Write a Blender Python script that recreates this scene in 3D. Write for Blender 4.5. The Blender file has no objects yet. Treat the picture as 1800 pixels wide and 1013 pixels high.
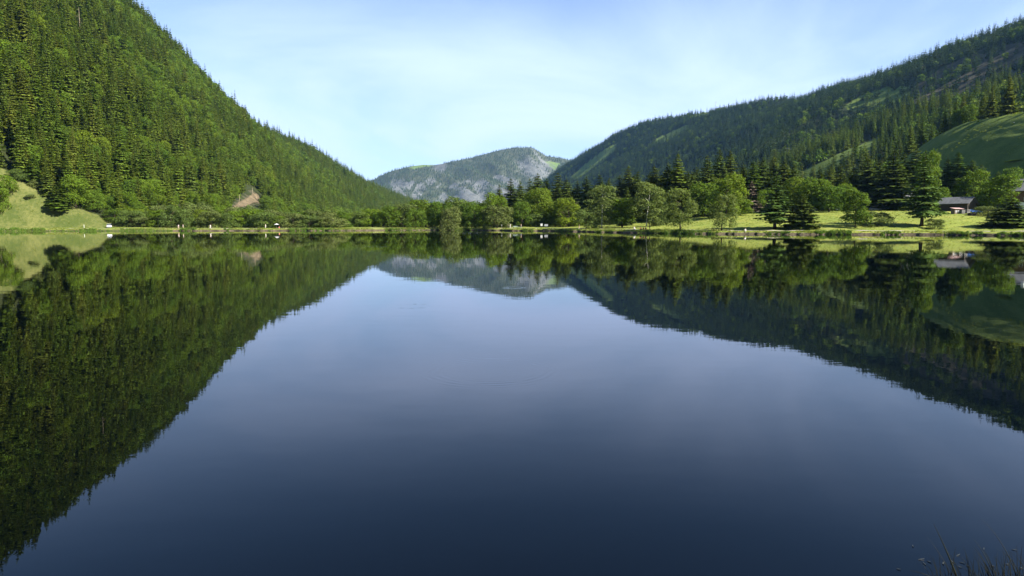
import bpy, math, random
import numpy as np
from mathutils import Vector, Matrix

# ------------------------------------------------------------------ camera, world, sun, exposure
SC = bpy.context.scene
COL = SC.collection
FOC, CX, CY = 1200.0, 900.0, 506.5          # focal length in pixels of the 1800 x 1013 photograph
CAM_Z = 3.0
PITCH = math.atan(114.0 / FOC)
cam_d = bpy.data.cameras.new('camera')
cam = bpy.data.objects.new('camera', cam_d)
COL.objects.link(cam)
cam.location = (0, 0, CAM_Z)
cam.rotation_euler = (math.pi / 2 - PITCH, 0, 0)
cam_d.sensor_width = 36.0
cam_d.lens = 36.0 * FOC / 1800.0
cam_d.clip_start = 0.1
cam_d.clip_end = 30000.0
SC.camera = cam

SUN_AZ, SUN_EL = math.radians(121), math.radians(36)      # azimuth clockwise from +Y
to_sun = Vector((math.sin(SUN_AZ) * math.cos(SUN_EL), math.cos(SUN_AZ) * math.cos(SUN_EL), math.sin(SUN_EL)))
sun_d = bpy.data.lights.new('sun', 'SUN')
sun_d.energy = 5.0
sun_d.angle = math.radians(0.5)
sun_d.color = (1.0, 0.94, 0.82)
sun = bpy.data.objects.new('sun', sun_d)
COL.objects.link(sun)
sun.rotation_euler = to_sun.to_track_quat('Z', 'Y').to_euler()
sun.location = (300, -50, 400)

world = bpy.data.worlds.new('World')
SC.world = world
world.use_nodes = True
wt = world.node_tree
wt.nodes.clear()


def N(t, typ, **kw):
    n = t.nodes.new(typ)
    for k, v in kw.items():
        setattr(n, k, v)
    return n


def math_node(t, op, a, b=None, clamp=False):
    n = N(t, 'ShaderNodeMath', operation=op, use_clamp=clamp)
    for i, v in enumerate((a, b)):
        if v is None:
            continue
        if isinstance(v, (int, float)):
            n.inputs[i].default_value = v
        else:
            t.links.new(v, n.inputs[i])
    return n.outputs[0]


def ramp(t, fac, stops, interp='LINEAR'):
    n = N(t, 'ShaderNodeValToRGB')
    n.color_ramp.interpolation = interp
    els = n.color_ramp.elements
    while len(els) < len(stops):
        els.new(0.5)
    for e, (p, c) in zip(els, stops):
        e.position = p
        e.color = c if len(c) == 4 else (*c, 1)
    t.links.new(fac, n.inputs[0])
    return n.outputs[0]


def mixc(t, fac, a, b, blend='MIX'):
    n = N(t, 'ShaderNodeMix', data_type='RGBA', blend_type=blend)
    for sock, v in ((n.inputs[0], fac), (n.inputs[6], a), (n.inputs[7], b)):
        if isinstance(v, (int, float)):
            sock.default_value = v
        elif isinstance(v, tuple):
            sock.default_value = v if len(v) == 4 else (*v, 1)
        else:
            t.links.new(v, sock)
    return n.outputs[2]


sky = N(wt, 'ShaderNodeTexSky', sky_type='NISHITA')
sky.sun_disc = False
sky.sun_elevation = SUN_EL
sky.sun_rotation = SUN_AZ
sky.altitude = 1200
sky.air_density = 1.0
sky.dust_density = 0.2
sky.ozone_density = 4.6
tc = N(wt, 'ShaderNodeTexCoord')
sep = N(wt, 'ShaderNodeSeparateXYZ')
wt.links.new(tc.outputs['Generated'], sep.inputs[0])
zz = math_node(wt, 'ADD', math_node(wt, 'MAXIMUM', sep.outputs[2], 0.0), 0.16)
comb = N(wt, 'ShaderNodeCombineXYZ')
wt.links.new(math_node(wt, 'DIVIDE', sep.outputs[0], zz), comb.inputs[0])
wt.links.new(math_node(wt, 'DIVIDE', sep.outputs[1], zz), comb.inputs[1])
mp = N(wt, 'ShaderNodeMapping')
mp.inputs['Rotation'].default_value = (0, 0, math.radians(-35))
mp.inputs['Scale'].default_value = (0.80, 0.55, 1.0)
mp.inputs['Location'].default_value = (1.3, 0.4, 0)
wt.links.new(comb.outputs[0], mp.inputs[0])
cn = N(wt, 'ShaderNodeTexNoise')
cn.inputs['Scale'].default_value = 0.9
cn.inputs['Detail'].default_value = 7
cn.inputs['Roughness'].default_value = 0.52
cn.inputs['Distortion'].default_value = 0.7
wt.links.new(mp.outputs[0], cn.inputs[0])
cfac = ramp(wt, cn.outputs[0], [(0.32, (0.34, 0.34, 0.34)), (0.66, (0.92, 0.92, 0.92))], 'EASE')
cfac = math_node(wt, 'MULTIPLY', cfac, ramp(wt, sep.outputs[2], [(0.21, (1, 1, 1)), (0.42, (0.0, 0.0, 0.0))], 'EASE'))
CLOUD = (4.6, 5.65, 8.2, 1)
skyc = mixc(wt, cfac, sky.outputs[0], CLOUD)
bg = N(wt, 'ShaderNodeBackground')
bg.inputs[1].default_value = 0.063
wt.links.new(skyc, bg.inputs[0])
wo = N(wt, 'ShaderNodeOutputWorld')
wt.links.new(bg.outputs[0], wo.inputs[0])

SC.view_settings.view_transform = 'Standard'
SC.view_settings.look = 'None'
SC.view_settings.gamma = 1.0
SC.view_settings.use_curve_mapping = False
SC.view_settings.exposure = 1.62
SC.render.engine = 'CYCLES'
SC.cycles.max_bounces = 7
SC.cycles.diffuse_bounces = 2
SC.cycles.transmission_bounces = 3
SC.cycles.sample_clamp_indirect = 6.0
SC.cycles.use_denoising = True

# ------------------------------------------------------------------ projection helpers (photograph pixels <-> directions)
SP, CP = math.sin(PITCH), math.cos(PITCH)


def ratio(u, v):
    """x / y and (z - CAM_Z) / y of the sight line through a photograph pixel."""
    a, b = u - CX, CY - v
    Y = FOC * CP + b * SP
    Z = b * CP - FOC * SP
    return a / Y, Z / Y


def pix(x, y, z):
    dz = np.asarray(z) - CAM_Z
    f = y * CP - dz * SP
    up = y * SP + dz * CP
    f = np.where(f > 1, f, np.nan)
    return CX + FOC * x / f, CY - FOC * up / f


def in_poly(u, v, poly):
    u, v = np.asarray(u, float), np.asarray(v, float)
    inside = np.zeros(u.shape, bool)
    n = len(poly)
    for i in range(n):
        x1, y1 = poly[i]
        x2, y2 = poly[(i + 1) % n]
        c = ((y1 > v) != (y2 > v)) & (u < (x2 - x1) * (v - y1) / (y2 - y1 + 1e-9) + x1)
        inside ^= c
    return inside


def sstep(a, b, x):
    t = np.clip((np.asarray(x, float) - a) / (b - a), 0, 1)
    return t * t * (3 - 2 * t)


def _hash(ix, iy, s):
    h = (ix * 374761393 + iy * 668265263 + s * 1442695041) & 0xffffffff
    h = ((h ^ (h >> 13)) * 1274126177) & 0xffffffff
    return ((h ^ (h >> 16)) & 0xffff) / 65535.0


def vnoise(x, y, s=0):
    x, y = np.asarray(x, float), np.asarray(y, float)
    ix, iy = np.floor(x).astype(np.int64), np.floor(y).astype(np.int64)
    fx, fy = x - ix, y - iy
    fx, fy = fx * fx * (3 - 2 * fx), fy * fy * (3 - 2 * fy)
    a, b = _hash(ix, iy, s), _hash(ix + 1, iy, s)
    c, d = _hash(ix, iy + 1, s), _hash(ix + 1, iy + 1, s)
    return (a + (b - a) * fx) * (1 - fy) + (c + (d - c) * fx) * fy


def fbm(x, y, s=0, o=4):
    t, a, n = 0.0, 1.0, 0.0
    for i in range(o):
        t = t + a * (vnoise(x * 2 ** i, y * 2 ** i, s + i * 7) - 0.5)
        n += a
        a *= 0.5
    return t / n * 2


# ------------------------------------------------------------------ terrain functions
SHORE_PX = [(0, 407.0), (150, 406.6), (300, 406.2), (450, 406.0), (600, 405.8), (720, 405.2), (800, 404.9), (880, 405.6), (900, 406.2),
            (950, 406.3), (1000, 407.3), (1050, 408.4), (1100, 409.6), (1180, 410.8), (1250, 411.8), (1400, 412.6), (1500, 413), (1600, 413.2),
            (1700, 413.8), (1800, 415.0)]
_sh = []
for u, v in SHORE_PX:
    rx, rz = ratio(u, v)
    yy = -CAM_Z / rz
    _sh.append((rx * yy, yy))
_sh += [(146, 150), (150, 120), (146, 70), (120, 25), (70, 8), (30, 4.4), (8, 3.6), (0, 3.4), (-10, 3.6), (-40, 5), (-110, 12), (-200, 40), (-245, 110), (-245, 180), (-225, 228)]
LC = np.array((-20.0, 112.0))
_sh = np.array(_sh) - LC
_ang = np.arctan2(_sh[:, 1], _sh[:, 0])
_o = np.argsort(_ang)
_ang, _rad = _ang[_o], np.hypot(_sh[:, 0], _sh[:, 1])[_o]
_ang = np.concatenate((_ang - 2 * np.pi, _ang, _ang + 2 * np.pi))
_rad = np.tile(_rad, 3)


def shore_r(th):
    r = np.interp(th, _ang, _rad)
    far = sstep(0.0, 60.0, LC[1] + r * np.sin(th) - 60)
    return r + far * (1.3 * np.sin(th * 41 + 1) * np.sin(th * 17) + 0.6 * np.sin(th * 133) + 0.35 * np.sin(th * 301 + 2))


def offshore(x, y):
    dx, dy = np.asarray(x, float) - LC[0], np.asarray(y, float) - LC[1]
    return np.hypot(dx, dy) - shore_r(np.arctan2(dy, dx))


def z_floor(x, y):
    d = offshore(x, y)
    x, y = np.asarray(x, float), np.asarray(y, float)
    w = sstep(15, 90, x) * sstep(60, 150, y)
    z = np.interp(d, [-40, -20, -2, -0.25, 0.0, 0.3, 1.2, 3, 5, 8, 40, 400, 3000], [-5, -3.5, -0.8, -0.2, 0.0, 0.42, 0.66, 0.85, 0.95, 1.0, 1.5, 4, 8])
    z = z + w * np.interp(d, [6, 20, 45, 85, 200, 3000], [0, 1.0, 3.0, 5.4, 7.0, 8.0])
    z = z + sstep(6, 30, d) * 0.5 * fbm(x / 25, y / 25, 3) + sstep(0.2, 2, d) * 0.10 * fbm(x / 3, y / 3, 5)
    return z


# left mountainside: crest points (photograph pixel of the skyline, lateral x)
TL = 15.0
_L = [(-91, -246, -500), (100, -95, -500), (220, 0, -500), (267, 59, -498), (300, 97, -495), (344, 148, -492), (372, 178, -488), (407, 196, -480), (461, 222, -470),
      (516, 243, -455), (554, 270, -440), (591, 291, -425), (634, 318, -400), (675, 333, -370), (713, 349, -330)]
_ly, _lx, _lz = [], [], []
for u, v, X in _L:
    rx, rz = ratio(u, v)
    y = X / rx
    _ly.append(y); _lx.append(X); _lz.append(CAM_Z + rz * y - TL)
_ly = [-600, 0, 350] + _ly + [2700, 3300]
_lx = [-620, -560, -515] + _lx + [-330, -330]
_lz = [330, 320, 310] + _lz + [30, 5]
_LF = ([-600, 100, 200, 250, 262, 275, 300, 430, 600, 900, 1300, 1900, 3300], [-330, -275, -240, -206, -190, -163, -160, -166, -190, -215, -205, -180, -160])


def z_left(x, y):
    x, y = np.asarray(x, float), np.asarray(y, float)
    X, H, F = np.interp(y, _ly, _lx), np.interp(y, _ly, _lz), np.interp(y, *_LF)
    t = (F - x) / (F - X)
    p = np.interp(t, [-1, 0, 0.12, 0.3, 0.6, 0.9, 1.0, 1.08, 1.5, 3], [-0.3, 0, 0.075, 0.27, 0.60, 0.93, 1.0, 0.99, 0.75, 0.2])
    n = 7 * fbm(x / 70, y / 70, 11, 3) + 2.2 * fbm(x / 18, y / 18, 15, 3)
    return 1.2 + H * p + n * sstep(0.03, 0.3, t) * (1 - 0.6 * sstep(0.85, 1.0, t))


TR = 17.0
_R = [(1010, 281, 3190), (1060, 247, 3000), (1100, 224, 2860), (1150, 209, 2700), (1200, 200, 2550), (1260, 190, 2300), (1340, 174, 2050), (1430, 159, 1830),
      (1500, 142, 1680), (1580, 121, 1523), (1640, 99, 1420), (1700, 76, 1331), (1750, 53, 1260), (1800, 28, 1200), (1950, -45, 1050)]
_ry, _rx, _rz = [], [], []
for u, v, y in _R:
    rx, rz = ratio(u, v)
    _ry.append(y); _rx.append(rx * y); _rz.append(CAM_Z + rz * y - TR)
_ry = [-600, 300, 800] + _ry[::-1] + [3600, 4300]
_rx = [1000, 960, 930] + _rx[::-1] + [150, 60]
_rz = [420, 410, 400] + _rz[::-1] + [180, 20]
_RF = ([-600, 200, 440, 800, 1500, 2200, 3000, 3600, 4300], [260, 247, 232, 205, 180, 110, -40, -120, -160])


def z_right(x, y):
    x, y = np.asarray(x, float), np.asarray(y, float)
    X, H, F = np.interp(y, _ry, _rx), np.interp(y, _ry, _rz), np.interp(y, *_RF)
    s = (x - F) / (X - F)
    k = [-1, 0, 0.18, 0.36, 0.47, 0.75, 1.0, 1.07, 1.5, 3]
    near = np.interp(s, k, [-0.4, 0, 0.14, 0.315, 0.335, 0.66, 1.0, 0.99, 0.8, 0.3])
    far = np.interp(s, k, [-0.4, 0, 0.16, 0.34, 0.46, 0.76, 1.0, 0.99, 0.8, 0.3])
    w = sstep(950, 1350, y)
    p = near * (1 - w) + far * w
    g = 1 - np.abs(fbm(x / 330 + y / 520, y / 230, 31, 3)) * 2.2
    amp = 26 * np.clip(s * (1.15 - s) * 3.2, 0, 1) * sstep(700, 1300, y)
    n = amp * g + 6 * fbm(x / 90, y / 90, 37, 3) * sstep(0.05, 0.25, s) * (1 - 0.5 * sstep(0.8, 1, s))
    a = 43 * np.exp(-((x - 252) / np.where(x < 252, 49, 40)) ** 2) * sstep(190, 290, y) * (1 - sstep(380, 520, y))
    a = a + 13 * np.exp(-((x - 340) / 45) ** 2) * sstep(560, 680, y) * (1 - sstep(900, 1050, y))
    return 6.0 + (H - 6) * p + n + a


_E = [(430, 372), (520, 350), (585, 333), (640, 322), (655, 316), (690, 300), (720, 293), (745, 289), (765, 289), (800, 283), (840, 274), (880, 263), (900, 259.5), (918, 260), (932, 258),
      (945, 264), (960, 273), (985, 277), (1010, 281), (1080, 283), (1200, 300), (1500, 330), (2100, 360)]
EY = 5600.0
_ex = [ratio(u, v)[0] * EY for u, v in _E]
_ez = [CAM_Z + ratio(u, v)[1] * EY - 12 for u, v in _E]
_ex = [-5000] + _ex + [8000]
_ez = [60] + _ez + [60]


def z_far(x, y):
    x, y = np.asarray(x, float), np.asarray(y, float)
    H = np.interp(x * EY / np.clip(y, 3800, 6500), _ex, _ez)
    t = (y - 3900) / (EY - 3900)
    p = np.interp(t, [-1, 0, 0.3, 0.42, 0.62, 0.8, 0.93, 1.0, 1.06, 1.6, 2.5], [-0.2, 0.0, 0.17, 0.36, 0.56, 0.75, 0.9, 1.0, 0.97, 0.7, 0.3])
    e = np.clip(t * (1.05 - t) * 4, 0, 1)
    n = 70 * fbm(x / 420 + y / 900, y / 1500, 51, 3) + 34 * fbm(x / 110 + y / 260, y / 420, 57, 4) + 10 * fbm(x / 40, y / 60, 61, 3)
    return 6.0 + H * p + n * e


def ground(x, y):
    return np.maximum(np.maximum(z_left(x, y), z_right(x, y)), z_floor(x, y))


def ground1(x, y):
    return float(ground(np.array([x]), np.array([y]))[0])


# ------------------------------------------------------------------ object helpers
def tag(o, label=None, cat=None, group=None, kind=None):
    if label: o['label'] = label
    if cat: o['category'] = cat
    if group: o['group'] = group
    if kind: o['kind'] = kind
    return o


def link(name, data, parent=None, mat=None):
    o = bpy.data.objects.new(name, data)
    COL.objects.link(o)
    if parent is not None:
        o.parent = parent
    if mat is not None and data is not None and hasattr(data, 'materials') and not data.materials:
        data.materials.append(mat)
    return o


def empty(name, loc, rz=0.0):
    o = bpy.data.objects.new(name, None)
    o.empty_display_size = 0.5
    COL.objects.link(o)
    o.location = loc
    o.rotation_euler = (0, 0, rz)
    return o


def mesh_np(name, V, F, smooth=False):
    """F: (n,3) or (n,4) int array."""
    V = np.ascontiguousarray(V, np.float32)
    F = np.ascontiguousarray(F, np.int32)
    me = bpy.data.meshes.new(name)
    me.vertices.add(len(V))
    me.vertices.foreach_set('co', V.ravel())
    k = F.shape[1]
    me.loops.add(F.size)
    me.loops.foreach_set('vertex_index', F.ravel())
    me.polygons.add(len(F))
    me.polygons.foreach_set('loop_start', np.arange(0, F.size, k, dtype=np.int32))
    if smooth:
        me.polygons.foreach_set('use_smooth', np.ones(len(F), bool))
    me.update(calc_edges=True)
    return me


def grid_mesh(name, X, Y, Z, keep=None):
    h, w = X.shape
    idx = np.arange(h * w).reshape(h, w)
    F = np.stack((idx[:-1, :-1], idx[:-1, 1:], idx[1:, 1:], idx[1:, :-1]), -1).reshape(-1, 4)
    V = np.stack((X, Y, Z), -1).reshape(-1, 3)
    if keep is not None:
        k = keep.ravel()
        F = F[k[F].all(1)]
        used = np.zeros(len(V), bool); used[F.ravel()] = True
        remap = np.cumsum(used) - 1
        V, F = V[used], remap[F]
    return mesh_np(name, V, F, True)


def point_attr(me, name, vals):
    a = me.attributes.new(name, 'FLOAT', 'POINT')
    a.data.foreach_set('value', np.ascontiguousarray(vals, np.float32).ravel())


class MB:
    """collects boxes, tubes and sheets into one mesh"""
    def __init__(s): s.v, s.f = [], []

    def add(s, vs, fs):
        b = len(s.v)
        s.v += [tuple(p) for p in vs]
        s.f += [tuple(i + b for i in f) for f in fs]

    def box(s, x0, x1, y0, y1, z0, z1):
        s.add([(x0, y0, z0), (x1, y0, z0), (x1, y1, z0), (x0, y1, z0), (x0, y0, z1), (x1, y0, z1), (x1, y1, z1), (x0, y1, z1)],
              [(0, 3, 2, 1), (4, 5, 6, 7), (0, 1, 5, 4), (1, 2, 6, 5), (2, 3, 7, 6), (3, 0, 4, 7)])

    def prism(s, pts, y0, y1):
        """polygon in x,z extruded along y"""
        n = len(pts)
        s.add([(x, y0, z) for x, z in pts] + [(x, y1, z) for x, z in pts],
              [tuple(range(n)), tuple(range(2 * n - 1, n - 1, -1))] + [(i, i + n, (i + 1) % n + n, (i + 1) % n) for i in range(n)])

    def tube(s, pts, rads, n=6):
        pts = [Vector(p) for p in pts]
        rings = []
        for i, p in enumerate(pts):
            d = (pts[min(i + 1, len(pts) - 1)] - pts[max(i - 1, 0)]).normalized()
            a = d.orthogonal().normalized()
            b = d.cross(a)
            rings.append([p + (a * math.cos(k * 2 * math.pi / n) + b * math.sin(k * 2 * math.pi / n)) * rads[i] for k in range(n)])
        vs = [q for r in rings for q in r]
        fs = []
        for i in range(len(rings) - 1):
            for k in range(n):
                fs.append((i * n + k, i * n + (k + 1) % n, (i + 1) * n + (k + 1) % n, (i + 1) * n + k))
        fs.append(tuple(range(n - 1, -1, -1)))
        fs.append(tuple((len(rings) - 1) * n + k for k in range(n)))
        s.add(vs, fs)

    def mesh(s, name, smooth=False):
        me = bpy.data.meshes.new(name)
        me.from_pydata(s.v, [], s.f)
        if smooth:
            for p in me.polygons: p.use_smooth = True
        me.update()
        return me

    def build(s, name, mat, parent=None, smooth=False):
        return link(name, s.mesh(name, smooth), parent, mat)


# ------------------------------------------------------------------ materials
def new_mat(name):
    m = bpy.data.materials.new(name)
    m.use_nodes = True
    t = m.node_tree
    t.nodes.clear()
    out = N(t, 'ShaderNodeOutputMaterial')
    return m, t, out


def noise(t, scale, detail=4, vec=None, rough=0.55):
    n = N(t, 'ShaderNodeTexNoise')
    n.inputs['Scale'].default_value = scale
    n.inputs['Detail'].default_value = detail
    n.inputs['Roughness'].default_value = rough
    if vec is not None:
        t.links.new(vec, n.inputs['Vector'])
    return n.outputs[0]


def plain(name, col, rough=0.6, var=0.25, scale=3.0, metallic=0.0, spec=0.4, bump=0.0):
    m, t, out = new_mat(name)
    b = N(t, 'ShaderNodeBsdfPrincipled')
    tc = N(t, 'ShaderNodeTexCoord')
    n = noise(t, scale, 5, tc.outputs['Object'])
    lo = tuple(c * (1 - var) for c in col)
    hi = tuple(min(1, c * (1 + var)) for c in col)
    t.links.new(ramp(t, n, [(0.3, lo), (0.7, hi)]), b.inputs['Base Color'])
    b.inputs['Roughness'].default_value = rough
    b.inputs['Metallic'].default_value = metallic
    b.inputs['Specular IOR Level'].default_value = spec
    if bump:
        bp = N(t, 'ShaderNodeBump')
        bp.inputs['Strength'].default_value = bump
        t.links.new(n, bp.inputs['Height'])
        t.links.new(bp.outputs[0], b.inputs['Normal'])
    t.links.new(b.outputs[0], out.inputs[0])
    return m


def leaf_mat(name, stops, trans=0.3, island=0.35):
    """foliage: colour differs from tree to tree (object random) and from leaf to leaf (island random)"""
    m, t, out = new_mat(name)
    oi = N(t, 'ShaderNodeObjectInfo')
    c = ramp(t, oi.outputs['Random'], [(i / max(1, len(stops) - 1), s) for i, s in enumerate(stops)])
    g = N(t, 'ShaderNodeNewGeometry')
    hv = N(t, 'ShaderNodeHueSaturation')
    t.links.new(c, hv.inputs['Color'])
    t.links.new(math_node(t, 'ADD', math_node(t, 'MULTIPLY', g.outputs['Random Per Island'], 2 * island), 1 - island), hv.inputs['Value'])
    t.links.new(math_node(t, 'ADD', math_node(t, 'MULTIPLY', g.outputs['Random Per Island'], 0.03), 0.485), hv.inputs['Hue'])
    d = N(t, 'ShaderNodeBsdfPrincipled')
    d.inputs['Roughness'].default_value = 0.6
    d.inputs['Specular IOR Level'].default_value = 0.08
    t.links.new(hv.outputs[0], d.inputs['Base Color'])
    tr = N(t, 'ShaderNodeBsdfTranslucent')
    t.links.new(mixc(t, 1.0, hv.outputs[0], (1.0, 1.05, 0.55), 'MULTIPLY'), tr.inputs[0])
    mx = N(t, 'ShaderNodeMixShader')
    mx.inputs[0].default_value = trans
    t.links.new(d.outputs[0], mx.inputs[1])
    t.links.new(tr.outputs[0], mx.inputs[2])
    t.links.new(mx.outputs[0], out.inputs[0])
    return m


M = {}
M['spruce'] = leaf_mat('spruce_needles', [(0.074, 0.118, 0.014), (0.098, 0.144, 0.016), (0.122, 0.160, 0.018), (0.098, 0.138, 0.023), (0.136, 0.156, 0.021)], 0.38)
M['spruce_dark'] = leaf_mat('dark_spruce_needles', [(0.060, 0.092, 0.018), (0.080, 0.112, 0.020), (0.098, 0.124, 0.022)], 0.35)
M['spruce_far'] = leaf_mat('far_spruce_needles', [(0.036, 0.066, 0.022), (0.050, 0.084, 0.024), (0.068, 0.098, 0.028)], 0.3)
M['larch'] = leaf_mat('larch_needles', [(0.060, 0.110, 0.022), (0.085, 0.135, 0.028)], 0.3)
M['broad'] = leaf_mat('broad_leaves', [(0.084, 0.136, 0.012), (0.106, 0.160, 0.013), (0.070, 0.120, 0.014), (0.128, 0.172, 0.014)], 0.35)
M['bright'] = leaf_mat('bright_leaves', [(0.115, 0.165, 0.016), (0.13, 0.175, 0.018)], 0.40)
M['shrub'] = leaf_mat('shrub_leaves', [(0.095, 0.122, 0.034), (0.115, 0.140, 0.038), (0.080, 0.118, 0.026), (0.105, 0.146, 0.030)], 0.32)
M['birch'] = leaf_mat('birch_leaves', [(0.115, 0.150, 0.040), (0.130, 0.165, 0.038)], 0.38)
M['dead'] = plain('dead_needles', (0.16, 0.12, 0.09), 0.9)
M['bark'] = plain('grey_brown_bark', (0.06, 0.045, 0.034), 0.9, 0.4, 8, spec=0.1)
M['birch_bark'] = plain('white_birch_bark', (0.55, 0.52, 0.45), 0.8, 0.35, 6, spec=0.1)
M['snag'] = plain('bleached_wood', (0.30, 0.25, 0.18), 0.85, 0.2, 4, spec=0.1)


def terrain_mat(name, layers, base_scale=0.05):
    """layers: first a (dark, light) base, then (attribute, dark, light) covers blended in by a vertex attribute with a ragged edge"""
    m, t, out = new_mat(name)
    tc = N(t, 'ShaderNodeTexCoord')
    nz = noise(t, base_scale, 8, tc.outputs['Object'], 0.65)
    nf = noise(t, base_scale * 14, 6, tc.outputs['Object'], 0.7)
    s = math_node(t, 'ADD', math_node(t, 'MULTIPLY', nz, 0.55), math_node(t, 'MULTIPLY', nf, 0.45))
    col = ramp(t, s, [(0.34, layers[0][0]), (0.66, layers[0][1])])
    for attr, lo, hi in layers[1:]:
        a = N(t, 'ShaderNodeAttribute', attribute_name=attr)
        f = math_node(t, 'ADD', a.outputs['Fac'], math_node(t, 'MULTIPLY', math_node(t, 'SUBTRACT', nf, 0.5), 0.9))
        f = ramp(t, f, [(0.42, (0, 0, 0)), (0.58, (1, 1, 1))])
        col = mixc(t, f, col, ramp(t, s, [(0.41, lo), (0.57, hi)]))
    b = N(t, 'ShaderNodeBsdfPrincipled')
    b.inputs['Roughness'].default_value = 0.9
    b.inputs['Specular IOR Level'].default_value = 0.1
    t.links.new(col, b.inputs['Base Color'])
    bp = N(t, 'ShaderNodeBump')
    bp.inputs['Strength'].default_value = 0.5
    bp.inputs['Distance'].default_value = 0.6
    t.links.new(nf, bp.inputs['Height'])
    t.links.new(bp.outputs[0], b.inputs['Normal'])
    t.links.new(b.outputs[0], out.inputs[0])
    return m


GRASS_LO, GRASS_HI = (0.052, 0.070, 0.016), (0.122, 0.125, 0.040)
M['hill'] = terrain_mat('forest_floor_and_meadow', [((0.016, 0.020, 0.008), (0.036, 0.046, 0.014)),
                                                    ('meadow', GRASS_LO, GRASS_HI), ('soil', (0.040, 0.042, 0.024), (0.090, 0.078, 0.050))], 0.06)
M['hill_right'] = terrain_mat('forest_floor_and_green_pasture', [((0.016, 0.020, 0.008), (0.036, 0.046, 0.014)),  # same forest floor, pasture greener than on the left hillside
                                                    ('meadow', (0.070, 0.110, 0.020), (0.125, 0.165, 0.036)), ('soil', (0.040, 0.042, 0.024), (0.090, 0.078, 0.050))], 0.06)
M['far_rock'] = terrain_mat('limestone_forest_and_pasture', [((0.040, 0.050, 0.030), (0.075, 0.082, 0.050)),
                                                             ('meadow', (0.085, 0.13, 0.035), (0.12, 0.17, 0.05)),
                                                             ('rock', (0.050, 0.056, 0.054), (0.145, 0.150, 0.145))], 0.0045)

# ------------------------------------------------------------------ ground, water, path
TH = np.concatenate((np.linspace(-math.pi, 0.1, 220, endpoint=False), np.linspace(0.1, 2.75, 1100, endpoint=False), np.linspace(2.75, math.pi, 60)))
OFF = np.array([-45, -20, -6, -2, -0.6, -0.15, 0.02, 0.12, 0.3, 0.7, 1.2, 2, 3, 4, 5, 6.5, 8, 10, 13, 17, 22, 28, 35, 43, 52, 62, 75, 90, 110, 140, 180, 240, 330, 500, 900, 1800, 4000, 9200.])
SR = shore_r(TH)
RR = np.maximum(SR[None, :] + OFF[:, None], 1.0)
GX = LC[0] + RR * np.cos(TH)[None, :]
GY = LC[1] + RR * np.sin(TH)[None, :]
GZ = z_floor(GX, GY)
me = grid_mesh('ground', GX, GY, GZ)
m, t, out = new_mat('lake_meadow_and_bank')
tcg = N(t, 'ShaderNodeTexCoord')
n1 = noise(t, 0.11, 8, tcg.outputs['Object'], 0.62)
n2 = noise(t, 1.6, 6, tcg.outputs['Object'], 0.7)
sg = math_node(t, 'ADD', math_node(t, 'MULTIPLY', n1, 0.6), math_node(t, 'MULTIPLY', n2, 0.4))
cg = ramp(t, sg, [(0.34, (0.100, 0.145, 0.024)), (0.5, (0.165, 0.195, 0.038)), (0.68, (0.245, 0.232, 0.052))])
atb = N(t, 'ShaderNodeAttribute', attribute_name='bank')
fb = math_node(t, 'ADD', atb.outputs['Fac'], math_node(t, 'MULTIPLY', math_node(t, 'SUBTRACT', n2, 0.5), 1.2))
cg = mixc(t, ramp(t, fb, [(0.4, (0, 0, 0)), (0.6, (1, 1, 1))]), cg, ramp(t, n2, [(0.3, (0.03, 0.026, 0.016)), (0.7, (0.11, 0.09, 0.06))]))
bg_ = N(t, 'ShaderNodeBsdfPrincipled')
bg_.inputs['Roughness'].default_value = 0.95
bg_.inputs['Specular IOR Level'].default_value = 0.1
t.links.new(cg, bg_.inputs['Base Color'])
bp = N(t, 'ShaderNodeBump')
bp.inputs['Strength'].default_value = 0.7
bp.inputs['Distance'].default_value = 0.25
t.links.new(n2, bp.inputs['Height'])
t.links.new(bp.outputs[0], bg_.inputs['Normal'])
t.links.new(bg_.outputs[0], out.inputs[0])
M['ground'] = m
point_attr(me, 'bank', np.interp(np.repeat(OFF, len(TH)), [-1, 0.2, 0.5, 1.0], [1, 1, 0.6, 0]))
tag(link('ground', me, None, M['ground']), kind='structure')

# path strip along the far shore
sel = (TH > 0.18) & (TH < 2.62)
th = TH[sel]
wob = 0.5 * np.sin(th * 23) + 0.3 * np.sin(th * 71 + 1)
rows = []
for o_ in (4.4, 5.0, 5.8, 6.4):
    r = shore_r(th) * 0 + np.convolve(np.pad(shore_r(th), 12, mode='edge'), np.ones(25) / 25, 'valid') + o_ + wob
    x, y = LC[0] + r * np.cos(th), LC[1] + r * np.sin(th)
    rows.append((x, y, z_floor(x, y) + 0.05))
PX, PY, PZ = [np.array([r[i] for r in rows]) for i in range(3)]
me = grid_mesh('path', PX, PY, PZ, fbm(PX / 6, PY / 6, 58, 3) > -0.42)
tag(link('path', me, None, plain('pale_gravel', (0.28, 0.255, 0.205), 0.95, 0.2, 0.8, spec=0.1)), kind='structure')

# water
m, t, out = new_mat('still_lake_water')
wb = N(t, 'ShaderNodeBsdfPrincipled')
wb.inputs['Base Color'].default_value = (0.0001, 0.0004, 0.0010, 1)
wb.inputs['Roughness'].default_value = 0.0
wb.inputs['IOR'].default_value = 1.333
tcw = N(t, 'ShaderNodeTexCoord')
mpw = N(t, 'ShaderNodeMapping')
mpw.inputs['Scale'].default_value = (0.55, 1.0, 1.0)
t.links.new(tcw.outputs['Object'], mpw.inputs[0])
w1 = noise(t, 1.3, 3, mpw.outputs[0], 0.5)
w2 = noise(t, 0.16, 2, mpw.outputs[0], 0.5)
h = math_node(t, 'ADD', math_node(t, 'MULTIPLY', w1, 0.0016), math_node(t, 'MULTIPLY', w2, 0.005))


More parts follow.
